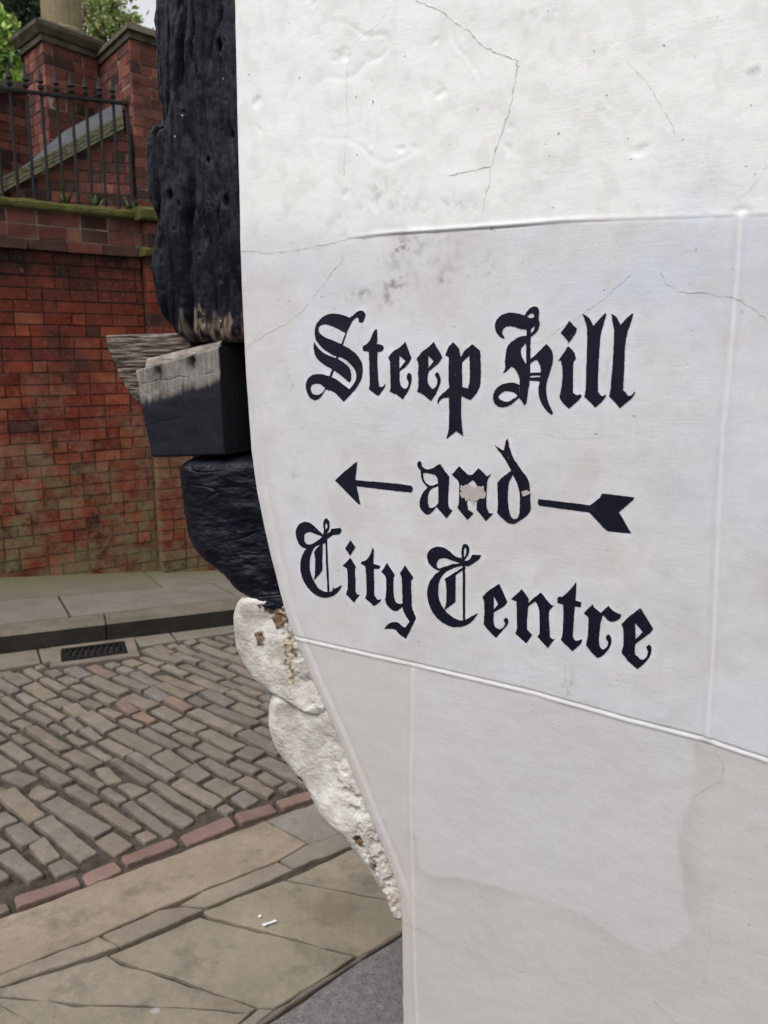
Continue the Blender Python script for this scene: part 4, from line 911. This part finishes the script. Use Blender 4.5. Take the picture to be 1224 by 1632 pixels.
lump('corbel_stone', [(440, 1100), (430, 1113), (427, 1135), (429, 1165), (438, 1196), (456, 1222), (480, 1246), (497, 1272), (519, 1302), (545, 1325), (562, 1350), (580, 1376), (597, 1402), (612, 1424), (630, 1458)],
     [(522, 1112), (542, 1165), (567, 1225), (592, 1290), (614, 1345), (633, 1395), (645, 1430), (650, 1466)], -.012, .17, .045, 330, 100, n_stone2,
     chips([(484, 1238, 9, 5, (.16, .075, .045), 165), (583, 1334, 8, 10, (.33, .20, .09), 166), (577, 1326, 6, 5, (.06, .045, .035), 167), (600, 1370, 6, 14, (.40, .36, .32), 168)]), MAT['limewash'], rt=.02, rb=.01, bulge=.016, edge_j=.0008, grow=9, label='lower limewashed corbel stone tapering to the wall')

# ------------------------------------------------------------------ brick retaining wall
BP = [(.215, .044, .024), (.195, .041, .024), (.24, .052, .028), (.165, .036, .024), (.20, .046, .028), (.15, .037, .026), (.275, .066, .034), (.185, .046, .029)]
def bcol(dark=0.):
    c = np.array(random.choice(BP)) * random.uniform(.72, 1.08)
    if random.random() < .04 + dark: c = np.array((.065, .028, .022)) * random.uniform(.7, 1.3)
    if random.random() < .05: c = np.array((.27, .085, .045)) * random.uniform(.8, 1.05)
    return tuple(c)
def brickwork(mb, pl, u0, u1, z0, z1, w, course=.077, bl=.182, jt=.009, dark=0., depth=.03, jog=0.0025, zf=None, heads=True, topclip=None):
    n = int(round((z1 - z0) / course)); course = (z1 - z0) / n
    for i in range(n):
        za = z0 + i * course; u = u0 - (bl / 2 if i % 2 else 0); j = 0
        while u < u1 - .005:
            l = bl if (j + i) % 3 else bl * .5
            if not heads: l = bl
            a, b = max(u, u0), min(u + l, u1); j += 1; u += l
            if b - a < .03: continue
            zt_ = za + course - jt; tops = {0: zt_, 1: zt_}
            if topclip is not None:
                t0, t1 = topclip(a), topclip(b)
                if max(t0, t1) < za + .012: continue
                tops = {0: max(za + .002, min(zt_, t0)), 1: max(za + .002, min(zt_, t1))}
            ww = w + random.gauss(0, jog); q = []
            for lv in (0, 1):
                for e_, (uu, wv_) in enumerate(((a, ww), (b - jt, ww), (b - jt, w - depth), (a, w - depth))):
                    zz = za if lv == 0 else tops[1 if e_ in (1, 2) else 0]
                    q.append(pl.P(uu + random.uniform(-.003, .003), zz + random.uniform(-.0025, .0025), wv_ + random.gauss(0, .0012)))
            mb.hexa(q, bcol(dark))
rw = empty('retaining_wall', [float(BW.P(0, 0)[0]), float(BW.P(0, 0)[1]), 0])
tag(rw, 'tall red brick retaining wall with mossy coping across the street', 'wall')
_, zc0 = BW.uz(0, 316, .05); _, zc1 = BW.uz(200, 331, .05); ZC = float(zc0 + zc1) / 2          # coping top
_, zs = BW.uz(60, 398, .03); ZS = float(zs)           # underside of string course
uP = float(BW.uz(236, 600, .0)[0]); U0, U1 = -3.5, uP
print('wall heights', ZC, ZS, 'pier u', uP, 'base', bz0, bz1)
m = MB(); brickwork(m, BW, U0, U1, -.08, ZS, 0.0); m.build('brick_face', [MAT['brick']], rw)
m = MB(); m.pbox(BW, U0, U1 + .3, -.1, ZC - .05, -.38, -.0065, (.055, .034, .027)); m.build('mortar_core', [MAT['brick']], rw)
m = MB(); brickwork(m, BW, U0, U1 + .02, ZS, ZS + .07, .045, course=.07, dark=.35, bl=.24, jog=.004, heads=False); m.build('string_course', [MAT['brick_up']], rw)
m = MB(); brickwork(m, BW, U0, U1, ZS + .072, ZC - .055, .025, dark=.12); m.build('parapet_bricks', [MAT['brick_up']], rw)
m = MB(); m.pbox(BW, U0, U1, ZS + .01, ZC - .052, -.05, .0185, (.30, .255, .19)); m.build('parapet_mortar', [MAT['mortar']], rw)
def coping(mb, pl, u0, u1, z0, z1, w0, w1, seg=.05):
    n = int((u1 - u0) / seg)
    us = np.linspace(u0, u1, n + 1); ring = []
    for u in us:
        j = random.gauss(0, .004); pr = [(w0, z0), (w1 + j - .006, z0), (w1 + j, z0 + .012), (w1 + j, z1 - .02 + random.gauss(0, .003)), (w1 - .02 + j, z1 + random.gauss(0, .003)), (w0 + .1, z1 + .012 + random.gauss(0, .003)), (w0, z1 + .01)]
        ring.append([pl.P(u, z, ww) for ww, z in pr])
    k = len(ring[0]); vs = [p for r in ring for p in r]; fs = []
    for i in range(n):
        for j in range(k): fs.append((i * k + j, (i + 1) * k + j, (i + 1) * k + (j + 1) % k, i * k + (j + 1) % k))
    fs += [tuple(range(k)), tuple(n * k + j for j in range(k))[::-1]]; mb.add(vs, fs)
m = MB(); coping(m, BW, U0, U1 - .005, ZC - .055, ZC, -.38, .075); m.build('coping', [MAT['coping']], rw)
# projecting pier at the right end of the wall, seen past the corner post
pr = empty('brick_pier', BW.P(U1 + .2, 0).tolist()); tag(pr, 'projecting red brick pier with mossy cap at the right end of the retaining wall', 'pier')
m = MB(); brickwork(m, BW, U1 + .004, U1 + 1.6, -.15, ZS, .10, depth=.09); m.build('brick_face', [MAT['brick']], pr)
m = MB(); m.pbox(BW, U1 + .008, U1 + 1.6, -.15, ZC - .05, -.3, .092, (.12, .07, .05)); m.build('mortar_core', [MAT['mortar']], pr)
m = MB(); coping(m, BW, U1 - .03, U1 + 1.6, ZS, ZS + .06, -.3, .15); m.build('string_course', [MAT['coping']], pr)
m = MB(); brickwork(m, BW, U1 - .0, U1 + 1.6, ZS + .062, ZC - .075, .12, depth=.1); m.build('parapet_bricks', [MAT['brick_up']], pr)
m = MB(); coping(m, BW, U1 - .06, U1 + 1.6, ZC - .07, ZC + .015, -.38, .18); m.build('coping', [MAT['coping']], pr)

# ------------------------------------------------------------------ railing on the coping
rl = empty('railing', BW.P(.5, ZC, -.06).tolist()); tag(rl, 'black iron railing with spear finials on the mossy coping', 'railing')
RWV = -.08
ra_, rza = BW.uz(0, 141, RWV); rb_, rzb = BW.uz(205, 166, RWV)
def rail_z(u): return float(rza + (rzb - rza) * (u - ra_) / (rb_ - ra_))
m = MB(); ua = U0 + .1; ub = float(rb_)
q = [];
for (u, dz) in ((ua, 0), (ub, 0)):
    z = rail_z(u) if u > -1 else rail_z(u)
    for ww, d in ((RWV + .02, -.008), (RWV + .02, .008), (RWV - .02, .008), (RWV - .02, -.008)): q.append(BW.P(u, z + d, ww))
m.add(q, [(0, 1, 2, 3), (4, 7, 6, 5), (0, 4, 5, 1), (1, 5, 6, 2), (2, 6, 7, 3), (3, 7, 4, 0)], (.02, .02, .02)); m.build('top_rail', [MAT['iron']], rl)
bx = [16, 42, 65.5, 90, 113.5, 136, 158, 179.5]; bus = [float(BW.uz(x, 148, RWV)[0]) for x in bx]; sp = (bus[-1] - bus[0]) / 7
u = bus[0] - sp
while u > ua: bus.append(u); u -= sp
for u in bus:
    z = rail_z(u); p0 = BW.P(u, 0, RWV); m = MB(); m.tube((p0[0], p0[1], ZC - .01), (p0[0], p0[1], z - .006), .0105, .0105, 8); b = m.build('bar', [MAT['iron']], rl)
    m = MB(); m.lathe((p0[0], p0[1], z), [(.008, .006), (.008, .02), (.02, .03), (.022, .042), (.012, .052), (.010, .06), (.024, .068), (.018, .08), (.013, .10), (.002, .15)], 8); m.build('finial', [MAT['iron']], b)
p0 = BW.P(ub - .012, 0, RWV); m = MB(); m.tube((p0[0], p0[1], ZC - .01), (p0[0], p0[1], rail_z(ub) + .02), .014, .014, 8); m.build('end_post', [MAT['iron']], rl)

# ------------------------------------------------------------------ garden behind the railing
bank = MB(); bank.pbox(BW, -6, 6, -.5, ZC - .12, -30, -.383, (.06, .05, .03)); tag(bank.build('garden_ground', [MAT['earth']]), kind='structure')
def at(px, py, dist):   # point on the ray at horizontal distance dist
    r = ray(px, py); k = dist / math.hypot(r[0], r[1]); return np.array([0, 0, CH]) + r * k
# gate pier: front corner, right and left ends
def face_plane(pa, pb_):
    d = (pb_ - pa)[:2]; L = np.linalg.norm(d); ang = math.atan2(d[0], d[1]); pl = Plane(pa, ang); pl.N = np.array([math.cos(ang), -math.sin(ang), 0.]); return pl, L
gp = empty('gate_pier', at(100, 320, 7.6) * np.array([1, 1, 0]) + np.array([0, 0, ZC - .12])); tag(gp, 'dark red brick gate pier with moulded cap and a round stone shaft on top', 'gate pier')
c0 = at(74, 150, 7.35); c1 = at(160, 150, 7.65); c2 = at(43, 150, 7.75)
ZP = float(at(74, 66, 7.35)[2]); ZPC = float(at(72, 30, 7.35)[2])
pr_, Lr = face_plane(c0, c1); pl_, Ll = face_plane(c2, c0)
m = MB(); brickwork(m, pr_, 0, Lr, ZC - .15, ZP, 0, depth=.02, dark=.12); brickwork(m, pl_, 0, Ll - .002, ZC - .15, ZP, 0, depth=.02, dark=.12); m.build('brick_face', [MAT['brick_up']], gp)
c3 = c1 + c2 - c0
def prism(mb, pts, z0, z1, col=(.5, .5, .5), grow=0, grow1=None):
    pts = [np.array(p[:2]) for p in pts]; cc = np.mean(pts, 0); g1 = grow if grow1 is None else grow1
    a = [p + (p - cc) / np.linalg.norm(p - cc) * grow for p in pts]; b = [p + (p - cc) / np.linalg.norm(p - cc) * g1 for p in pts]
    mb.hexa([(*p, z0) for p in a] + [(*p, z1) for p in b], col)
Q = [c0, c1, c3, c2]
m = MB(); prism(m, Q, ZC - .15, ZP, (.33, .28, .23), -.012); m.build('mortar_core', [MAT['mortar']], gp)
m = MB(); hh = ZPC - ZP; prism(m, Q, ZP, ZP + hh * .3, grow=.03); prism(m, Q, ZP + hh * .3, ZP + hh * .62, grow=.05, grow1=.10); prism(m, Q, ZP + hh * .62, ZP + hh * .8, grow=.10); prism(m, Q, ZP + hh * .8, ZPC, grow=.09, grow1=.02); m.build('cap', [MAT['capstone']], gp)
cc = np.mean(Q, 0); m = MB(); rr = 27 / F * 7.5
cxp = at(98, 20, 7.65); m.lathe((cxp[0], cxp[1], ZPC - .02), [(rr * 1.12, 0), (rr * 1.12, .03), (rr, .05), (rr * .98, .5), (rr * 1.0, .9)], 20); m.build('stone_shaft', [MAT['stone']], gp)
# garden wall to the right of the pier with its own cap, corner towards the street
gw_ = empty('garden_wall', at(200, 320, 7.1) * np.array([1, 1, 0]) + np.array([0, 0, ZC - .12])); tag(gw_, 'weathered brick garden wall with stone capping right of the gate pier', 'wall')
d0 = at(214, 200, 6.95); d1 = at(300, 200, 7.25); d2 = at(158, 200, 7.75)
ZG = float(at(214, 62, 6.95)[2]); 
pa_, La = face_plane(d0, d1); pb2, Lb = face_plane(d2, d0)
m = MB(); brickwork(m, pa_, 0, La, ZC - .15, ZG, 0, depth=.02); brickwork(m, pb2, 0, Lb - .002, ZC - .15, ZG, 0, depth=.02, dark=.05); m.build('brick_face', [MAT['brick_up']], gw_)
m = MB(); Qg = [d0, d1, d1 + d2 - d0, d2]; prism(m, Qg, ZC - .15, ZG, (.33, .28, .23), -.012); m.build('mortar_core', [MAT['mortar']], gw_)
m = MB(); prism(m, Qg, ZG, ZG + .05, grow=.03); prism(m, Qg, ZG + .05, ZG + .12, grow=.07, grow1=.0); m.build('capping', [MAT['capstone']], gw_)
# lean-to with slates, lead flashing and a brick cheek below
lt = empty('lean_to_roof', at(60, 320, 7.1) * np.array([1, 1, 0]) + np.array([0, 0, ZC - .12])); tag(lt, 'small sloping slate roof with grey lead flashing behind the railing', 'roof')
fa, fb = at(-80, 200, 6.9), at(212, 200, 6.9); pf, Lf = face_plane(fa, fb)
def slope(pts, w): u, z = pf.uz(np.array([p[0] for p in pts]), np.array([p[1] for p in pts]), w); return list(zip(u, z))
lo = slope([(-80, 348), (0, 310), (100, 258), (198, 205)], 0.0); 
def lo_z(u): return float(np.interp(u, [p[0] for p in lo], [p[1] for p in lo]))
m = MB(); brickwork(m, pf, 0, Lf - .02, ZC - .15, lo_z(Lf) , -.03, depth=.03, dark=.15, topclip=lambda u: lo_z(u) - .02); m.build('brick_cheek', [MAT['brick_up']], lt)
m = MB(); n = 14; ul = np.linspace(0, lo[-1][0], n + 1)
for a, b in zip(ul[:-1], ul[1:]):
    za, zb2 = lo_z(a), lo_z(b); vs = [pf.P(a, ZC - .15, -.04), pf.P(b, ZC - .15, -.04), pf.P(b, ZC - .15, -.10), pf.P(a, ZC - .15, -.10), pf.P(a, za, -.04), pf.P(b, zb2, -.04), pf.P(b, zb2, -.10), pf.P(a, za, -.10)]; m.hexa(vs, (.16, .12, .09))
m.build('mortar_core', [MAT['mortar']], lt)
m = MB()
for k in range(4):       # four overlapping slate/verge layers
    for a, b in zip(ul[:-1], ul[1:]):
        t0 = k * .028 + .0; w1 = .03 - k * .012; w0_ = -.30
        za, zb2 = lo_z(a) + t0 + random.gauss(0, .002), lo_z(b) + t0 + random.gauss(0, .002) 
        m.hexa([pf.P(a, za, w1), pf.P(b - .004, zb2, w1), pf.P(b - .004, zb2 + .05, w0_), pf.P(a, za + .05, w0_), pf.P(a, za + .022, w1), pf.P(b - .004, zb2 + .022, w1), pf.P(b - .004, zb2 + .074, w0_), pf.P(a, za + .074, w0_)])
m.build('slates', [MAT['slate']], lt)
m = MB()
for a, b in zip(ul[:-1], ul[1:]):
    za, zb2 = lo_z(a) + .115, lo_z(b) + .115; h0, h1 = (.02 + .11 * min(1, max(0, (a / Lf - .35) / .25)) if True else 0), (.02 + .11 * min(1, max(0, (b / Lf - .35) / .25)))
    m.hexa([pf.P(a, za, -.06), pf.P(b, zb2, -.06), pf.P(b, zb2, -.30), pf.P(a, za, -.30), pf.P(a, za + h0, -.20), pf.P(b, zb2 + h1, -.20), pf.P(b, zb2 + h1, -.30), pf.P(a, za + h0, -.30)])
m.build('lead_flashing', [MAT['lead']], lt)
# wall behind, left of the pier
bwk = empty('rear_wall', at(0, 320, 8.2) * np.array([1, 1, 0]) + np.array([0, 0, ZC - .12])); tag(bwk, 'dark brick wall left of the gate pier with a sloping stone top', 'wall')
ra2, rb2 = at(-160, 200, 7.7), at(60, 200, 8.3); pr2, L2r = face_plane(ra2, rb2); zt0 = float(at(-40, 165, 8.0)[2]); zt1 = float(at(45, 138, 8.2)[2])
m = MB(); brickwork(m, pr2, 0, L2r, ZC - .15, zt1 - .02, 0, depth=.03, dark=.3, topclip=lambda u: zt0 + (zt1 - zt0) * u / L2r); m.build('brick_face', [MAT['brick_up']], bwk)
m = MB(); m.hexa([pr2.P(0, ZC - .15, -.01), pr2.P(L2r, ZC - .15, -.01), pr2.P(L2r, ZC - .15, -.3), pr2.P(0, ZC - .15, -.3), pr2.P(0, zt0 - .03, -.01), pr2.P(L2r, zt1 - .03, -.01), pr2.P(L2r, zt1 - .03, -.3), pr2.P(0, zt0 - .03, -.3)], (.12, .09, .07)); m.build('mortar_core', [MAT['mortar']], bwk)
m = MB(); m.hexa([pr2.P(0, zt0 - .03, .04), pr2.P(L2r, zt1 - .03, .04), pr2.P(L2r, zt1 - .03, -.33), pr2.P(0, zt0 - .03, -.33), pr2.P(0, zt0 + .06, .03), pr2.P(L2r, zt1 + .06, .03), pr2.P(L2r, zt1 + .06, -.33), pr2.P(0, zt0 + .06, -.33)]); m.build('capping', [MAT['capstone']], bwk)

# ------------------------------------------------------------------ trees and plants
def tree(label, base, height, blobs, cols, n, leaf, name='tree', group=None):
    r = empty(name, base); tag(r, label, 'tree', group); base = np.array(base)
    m = MB(); top = np.mean([b[0] for b in blobs], 0); mid = (base + top) / 2 + np.array([.1, .05, 0])
    m.tube(base, mid, .14, .09, 9); m.tube(mid, top, .09, .04, 8)
    for c, rad in blobs: m.tube(mid + (top - mid) * random.uniform(0, .5), c, .045, .012, 6)
    m.build('trunk', [MAT['bark']], r, smooth=True)
    vs = []; fs = []; cs = []
    for c, rad in blobs:
        k = int(n * rad ** 2 / sum(b[1] ** 2 for b in blobs)); clumps = RNG.normal(0, 1, (max(6, k // 45), 3)); clumps /= np.linalg.norm(clumps, axis=1)[:, None]; clumps *= (RNG.uniform(.35, 1.05, len(clumps)) ** .6)[:, None] * rad
        for i in range(k):
            q = clumps[i % len(clumps)] + RNG.normal(0, rad * .17, 3); p = c + q; s = leaf * RNG.uniform(.6, 1.3)
            nrm = RNG.normal(0, 1, 3) + np.array([0, -.3, .7]); nrm /= np.linalg.norm(nrm); a = np.cross(nrm, RNG.normal(0, 1, 3)); a /= np.linalg.norm(a); b = np.cross(nrm, a)
            n0 = len(vs); vs += [(p - a * s).tolist(), (p - b * s * .45 + nrm * s * .1).tolist(), (p + a * s).tolist(), (p + b * s * .45 + nrm * s * .1).tolist()]; fs.append((n0, n0 + 1, n0 + 2, n0 + 3))
            col = np.array(cols[(i % len(clumps)) % len(cols)]) * RNG.uniform(.7, 1.25); cs += [col] * 4
    mesh_obj('crown', vs, fs, MAT['leaf'], r, np.array(cs))
DG = [(.025, .045, .018), (.018, .032, .014), (.035, .06, .022)]
MG = [(.26, .42, .07), (.16, .27, .05), (.38, .50, .12), (.06, .11, .03), (.20, .32, .07)]
LG = [(.36, .45, .15), (.42, .46, .2), (.27, .40, .1), (.45, .36, .25), (.2, .28, .08)]
tree('dark evergreen tree behind the gate pier', at(40, 320, 12) * np.array([1, 1, 0]) + np.array([0, 0, 2.4]), 4,
     [(at(10, -30, 12), 1.2), (at(60, -10, 12.3), .9), (at(-90, 60, 12), 1.3), (at(30, 60, 12.5), .8)], DG, 15000, .05)
tree('bright green leafy bush left of the gate pier', at(-10, 320, 9.2) * np.array([1, 1, 0]) + np.array([0, 0, 2.4]), 2,
     [(at(2, 100, 9.0), .22), (at(18, 80, 9.1), .14), (at(-40, 60, 9.1), .3), (at(10, 120, 8.8), .14), (at(-5, 40, 9.4), .18)], MG, 2600, .04)
tree('pale green tree with light showing through, right of the stone shaft', at(190, 320, 11) * np.array([1, 1, 0]) + np.array([0, 0, 2.4]), 3,
     [(at(158, 12, 10.5), .30), (at(190, 36, 10.4), .22), (at(138, 38, 10.6), .25), (at(165, -30, 10.8), .35), (at(225, 48, 10.8), .16)], LG, 3300, .038)
def weed(px, py, h, label, n=26, spread=.05):
    u, z = BW.uz(px, py, -.05); b = BW.P(float(u), ZC, -.03); m = MB()
    for i in range(n):
        a = random.uniform(0, 6.28); l = h * random.uniform(.15, 1.0); t = spread * random.uniform(.5, 2.2); d = np.array([math.cos(a), math.sin(a), 0]); s = np.array([-d[1], d[0], 0]) * .006
        p0 = b + d * random.uniform(0, .02); p1 = p0 + d * t * .5 + np.array([0, 0, l * .7]); p2 = p0 + d * t + np.array([0, 0, l])
        m.add([p0 - s * .5, p0 + s * .5, p1 + s, p1 - s, p2], [(0, 1, 2, 3), (3, 2, 4)], tuple(np.array((.05, .085, .022)) * random.uniform(.5, 1.5)))
    o = m.build('weed', [MAT['leaf']], base=b.tolist()); tag(o, label, 'weed', 'weeds growing on the coping under the railing')
weed(103, 312, .13, 'small green weed between the railing bars, leftmost of three'); weed(150, 318, .11, 'bushy green weed on the coping, middle of three', 34); weed(205, 322, .14, 'thin weed on the coping beside the railing end post', 14, .07)

# ------------------------------------------------------------------ litter
def scrap(px, py, l, wd, ang, label, name='paper_scrap', cat='litter'):
    c = on_z(px, py, .004); m = MB(); d = np.array([math.cos(ang), math.sin(ang), 0]); e = np.array([-d[1], d[0], 0]); top = []; k = 7
    pts = [(c + d * l * (i / (k - 1) - .5) + e * wd * s * (.35 + .65 * random.random()) * (.5 if i in (0, k - 1) else 1)) for s in (1, -1) for i in range(k)]
    P = []
    for zo in (0, .002):
        for p in pts: P.append((p[0], p[1], .0035 + zo + .003 * random.random()))
    fs = []
    for i in range(k - 1): fs += [(i, i + 1, k + i + 1, k + i), (2 * k + i, 3 * k + i, 3 * k + i + 1, 2 * k + i + 1), (i, 2 * k + i, 2 * k + i + 1, i + 1), (k + i, k + i + 1, 3 * k + i + 1, 3 * k + i)]
    fs += [(0, k, 3 * k, 2 * k), (k - 1, 3 * k - 1, 4 * k - 1, 2 * k - 1)]
    m.add(P, fs, (.75, .75, .74)); o = m.build(name, [MAT['paper']], base=(float(c[0]), float(c[1]), 0)); tag(o, label, cat)
scrap(430, 1472, .042, .007, .45, 'torn strip of white paper lying on the flagstone'); scrap(414, 1461, .010, .005, 1.2, 'tiny white crumb beside the torn paper strip', 'crumb', 'crumb')
c = on_z(248, 1612, .0); m = MB(); gv = [(c[0] + .013 * math.cos(a_) * (1 + .2 * math.sin(2.3 * a_)), c[1] + .009 * math.sin(a_)) for a_ in np.linspace(0, 6.283, 15)[:-1]]
MAT['gum'] = material('trodden_gum', (.33, .31, .29), .8, .2, 90, .3)
m.add([(*p, .001) for p in gv] + [((p[0] - c[0]) * .8 + c[0], (p[1] - c[1]) * .8 + c[1], .0042) for p in gv], [(k, (k + 1) % 14, 14 + (k + 1) % 14, 14 + k) for k in range(14)] + [tuple(range(14, 28))])
tag(m.build('chewing_gum', [MAT['gum']], base=(float(c[0]), float(c[1]), 0)), 'flat pale chewing gum spot on the front flagstone', 'chewing gum')

# ------------------------------------------------------------------ added brick wall, unseen behind the camera, to shade the sign wall's foot
OW = Plane(np.array([0, 0, 0]) - 1.7 * (-SW.N), R(119.8)); OW.N = -SW.N
OW.O = SW.O + SW.N * 4.2
ow = empty('added_shade_wall', OW.P(0, 0).tolist()); tag(ow, 'added low red brick wall, unseen behind the viewer, shading the foot of the painted sign', 'wall')
m = MB(); brickwork(m, OW, -3.5, 3.5, -.05, 2.6, 0.0, bl=.225); m.build('brick_face', [MAT['brick_up']], ow)
m = MB(); m.pbox(OW, -3.5, 3.5, -.05, 2.6, -.3, -.0065, (.12, .09, .07)); m.build('mortar_core', [MAT['mortar']], ow)
m = MB(); coping(m, OW, -3.5, 3.5, 2.6, 2.66, -.34, .04); m.build('coping', [MAT['coping']], ow)
# the sign painter's cleaner touch-up paint around the letters
pts_ = []
for o in wall.children:
    if o.name.startswith('painted'):
        n_ = len(o.data.vertices); c_ = np.zeros(n_ * 3); o.data.vertices.foreach_get('co', c_); used = np.unique([i for p in o.data.polygons for i in p.vertices])
        w_ = c_.reshape(-1, 3)[used] + wloc(o); pts_.append(np.stack([(w_ - SW.O) @ SW.U, w_[:, 2]], 1))
pts_ = np.concatenate(pts_); lo_ = np.array([UU.min(), .2]); gs = .003; shp = (int((UU[:, :NU].max() - lo_[0]) / gs) + 20, 700)
G = np.zeros(shp); ij = ((pts_ - lo_) / gs).astype(int); G[ij[:, 0], ij[:, 1]] = 1
for _ in range(7):
    G = (G + np.roll(G, 1, 0) + np.roll(G, -1, 0) + np.roll(G, 1, 1) + np.roll(G, -1, 1)) / 5 * 1.06
ii = np.clip(((UU - lo_[0]) / gs).astype(int), 0, shp[0] - 1); jj = np.clip(((ZZ - lo_[1]) / gs).astype(int), 0, shp[1] - 1)
Hh = np.clip(G[ii, jj] * 2.2, 0, 1) * np.clip(.35 + .9 * fbm(UU * 30, ZZ * 30, 3, 201), 0, 1); Hh = (Hh * .6)[..., None]
C2 = CC * (1 - Hh) + np.array((.74, .77, .86)) * Hh
att = wall.data.color_attributes['Col']; buf = np.zeros(len(wall.data.vertices) * 4); att.data.foreach_get('color', buf); buf = buf.reshape(-1, 4); buf[:NR * NC, :3] = C2.reshape(-1, 3); att.data.foreach_set('color', buf.ravel())
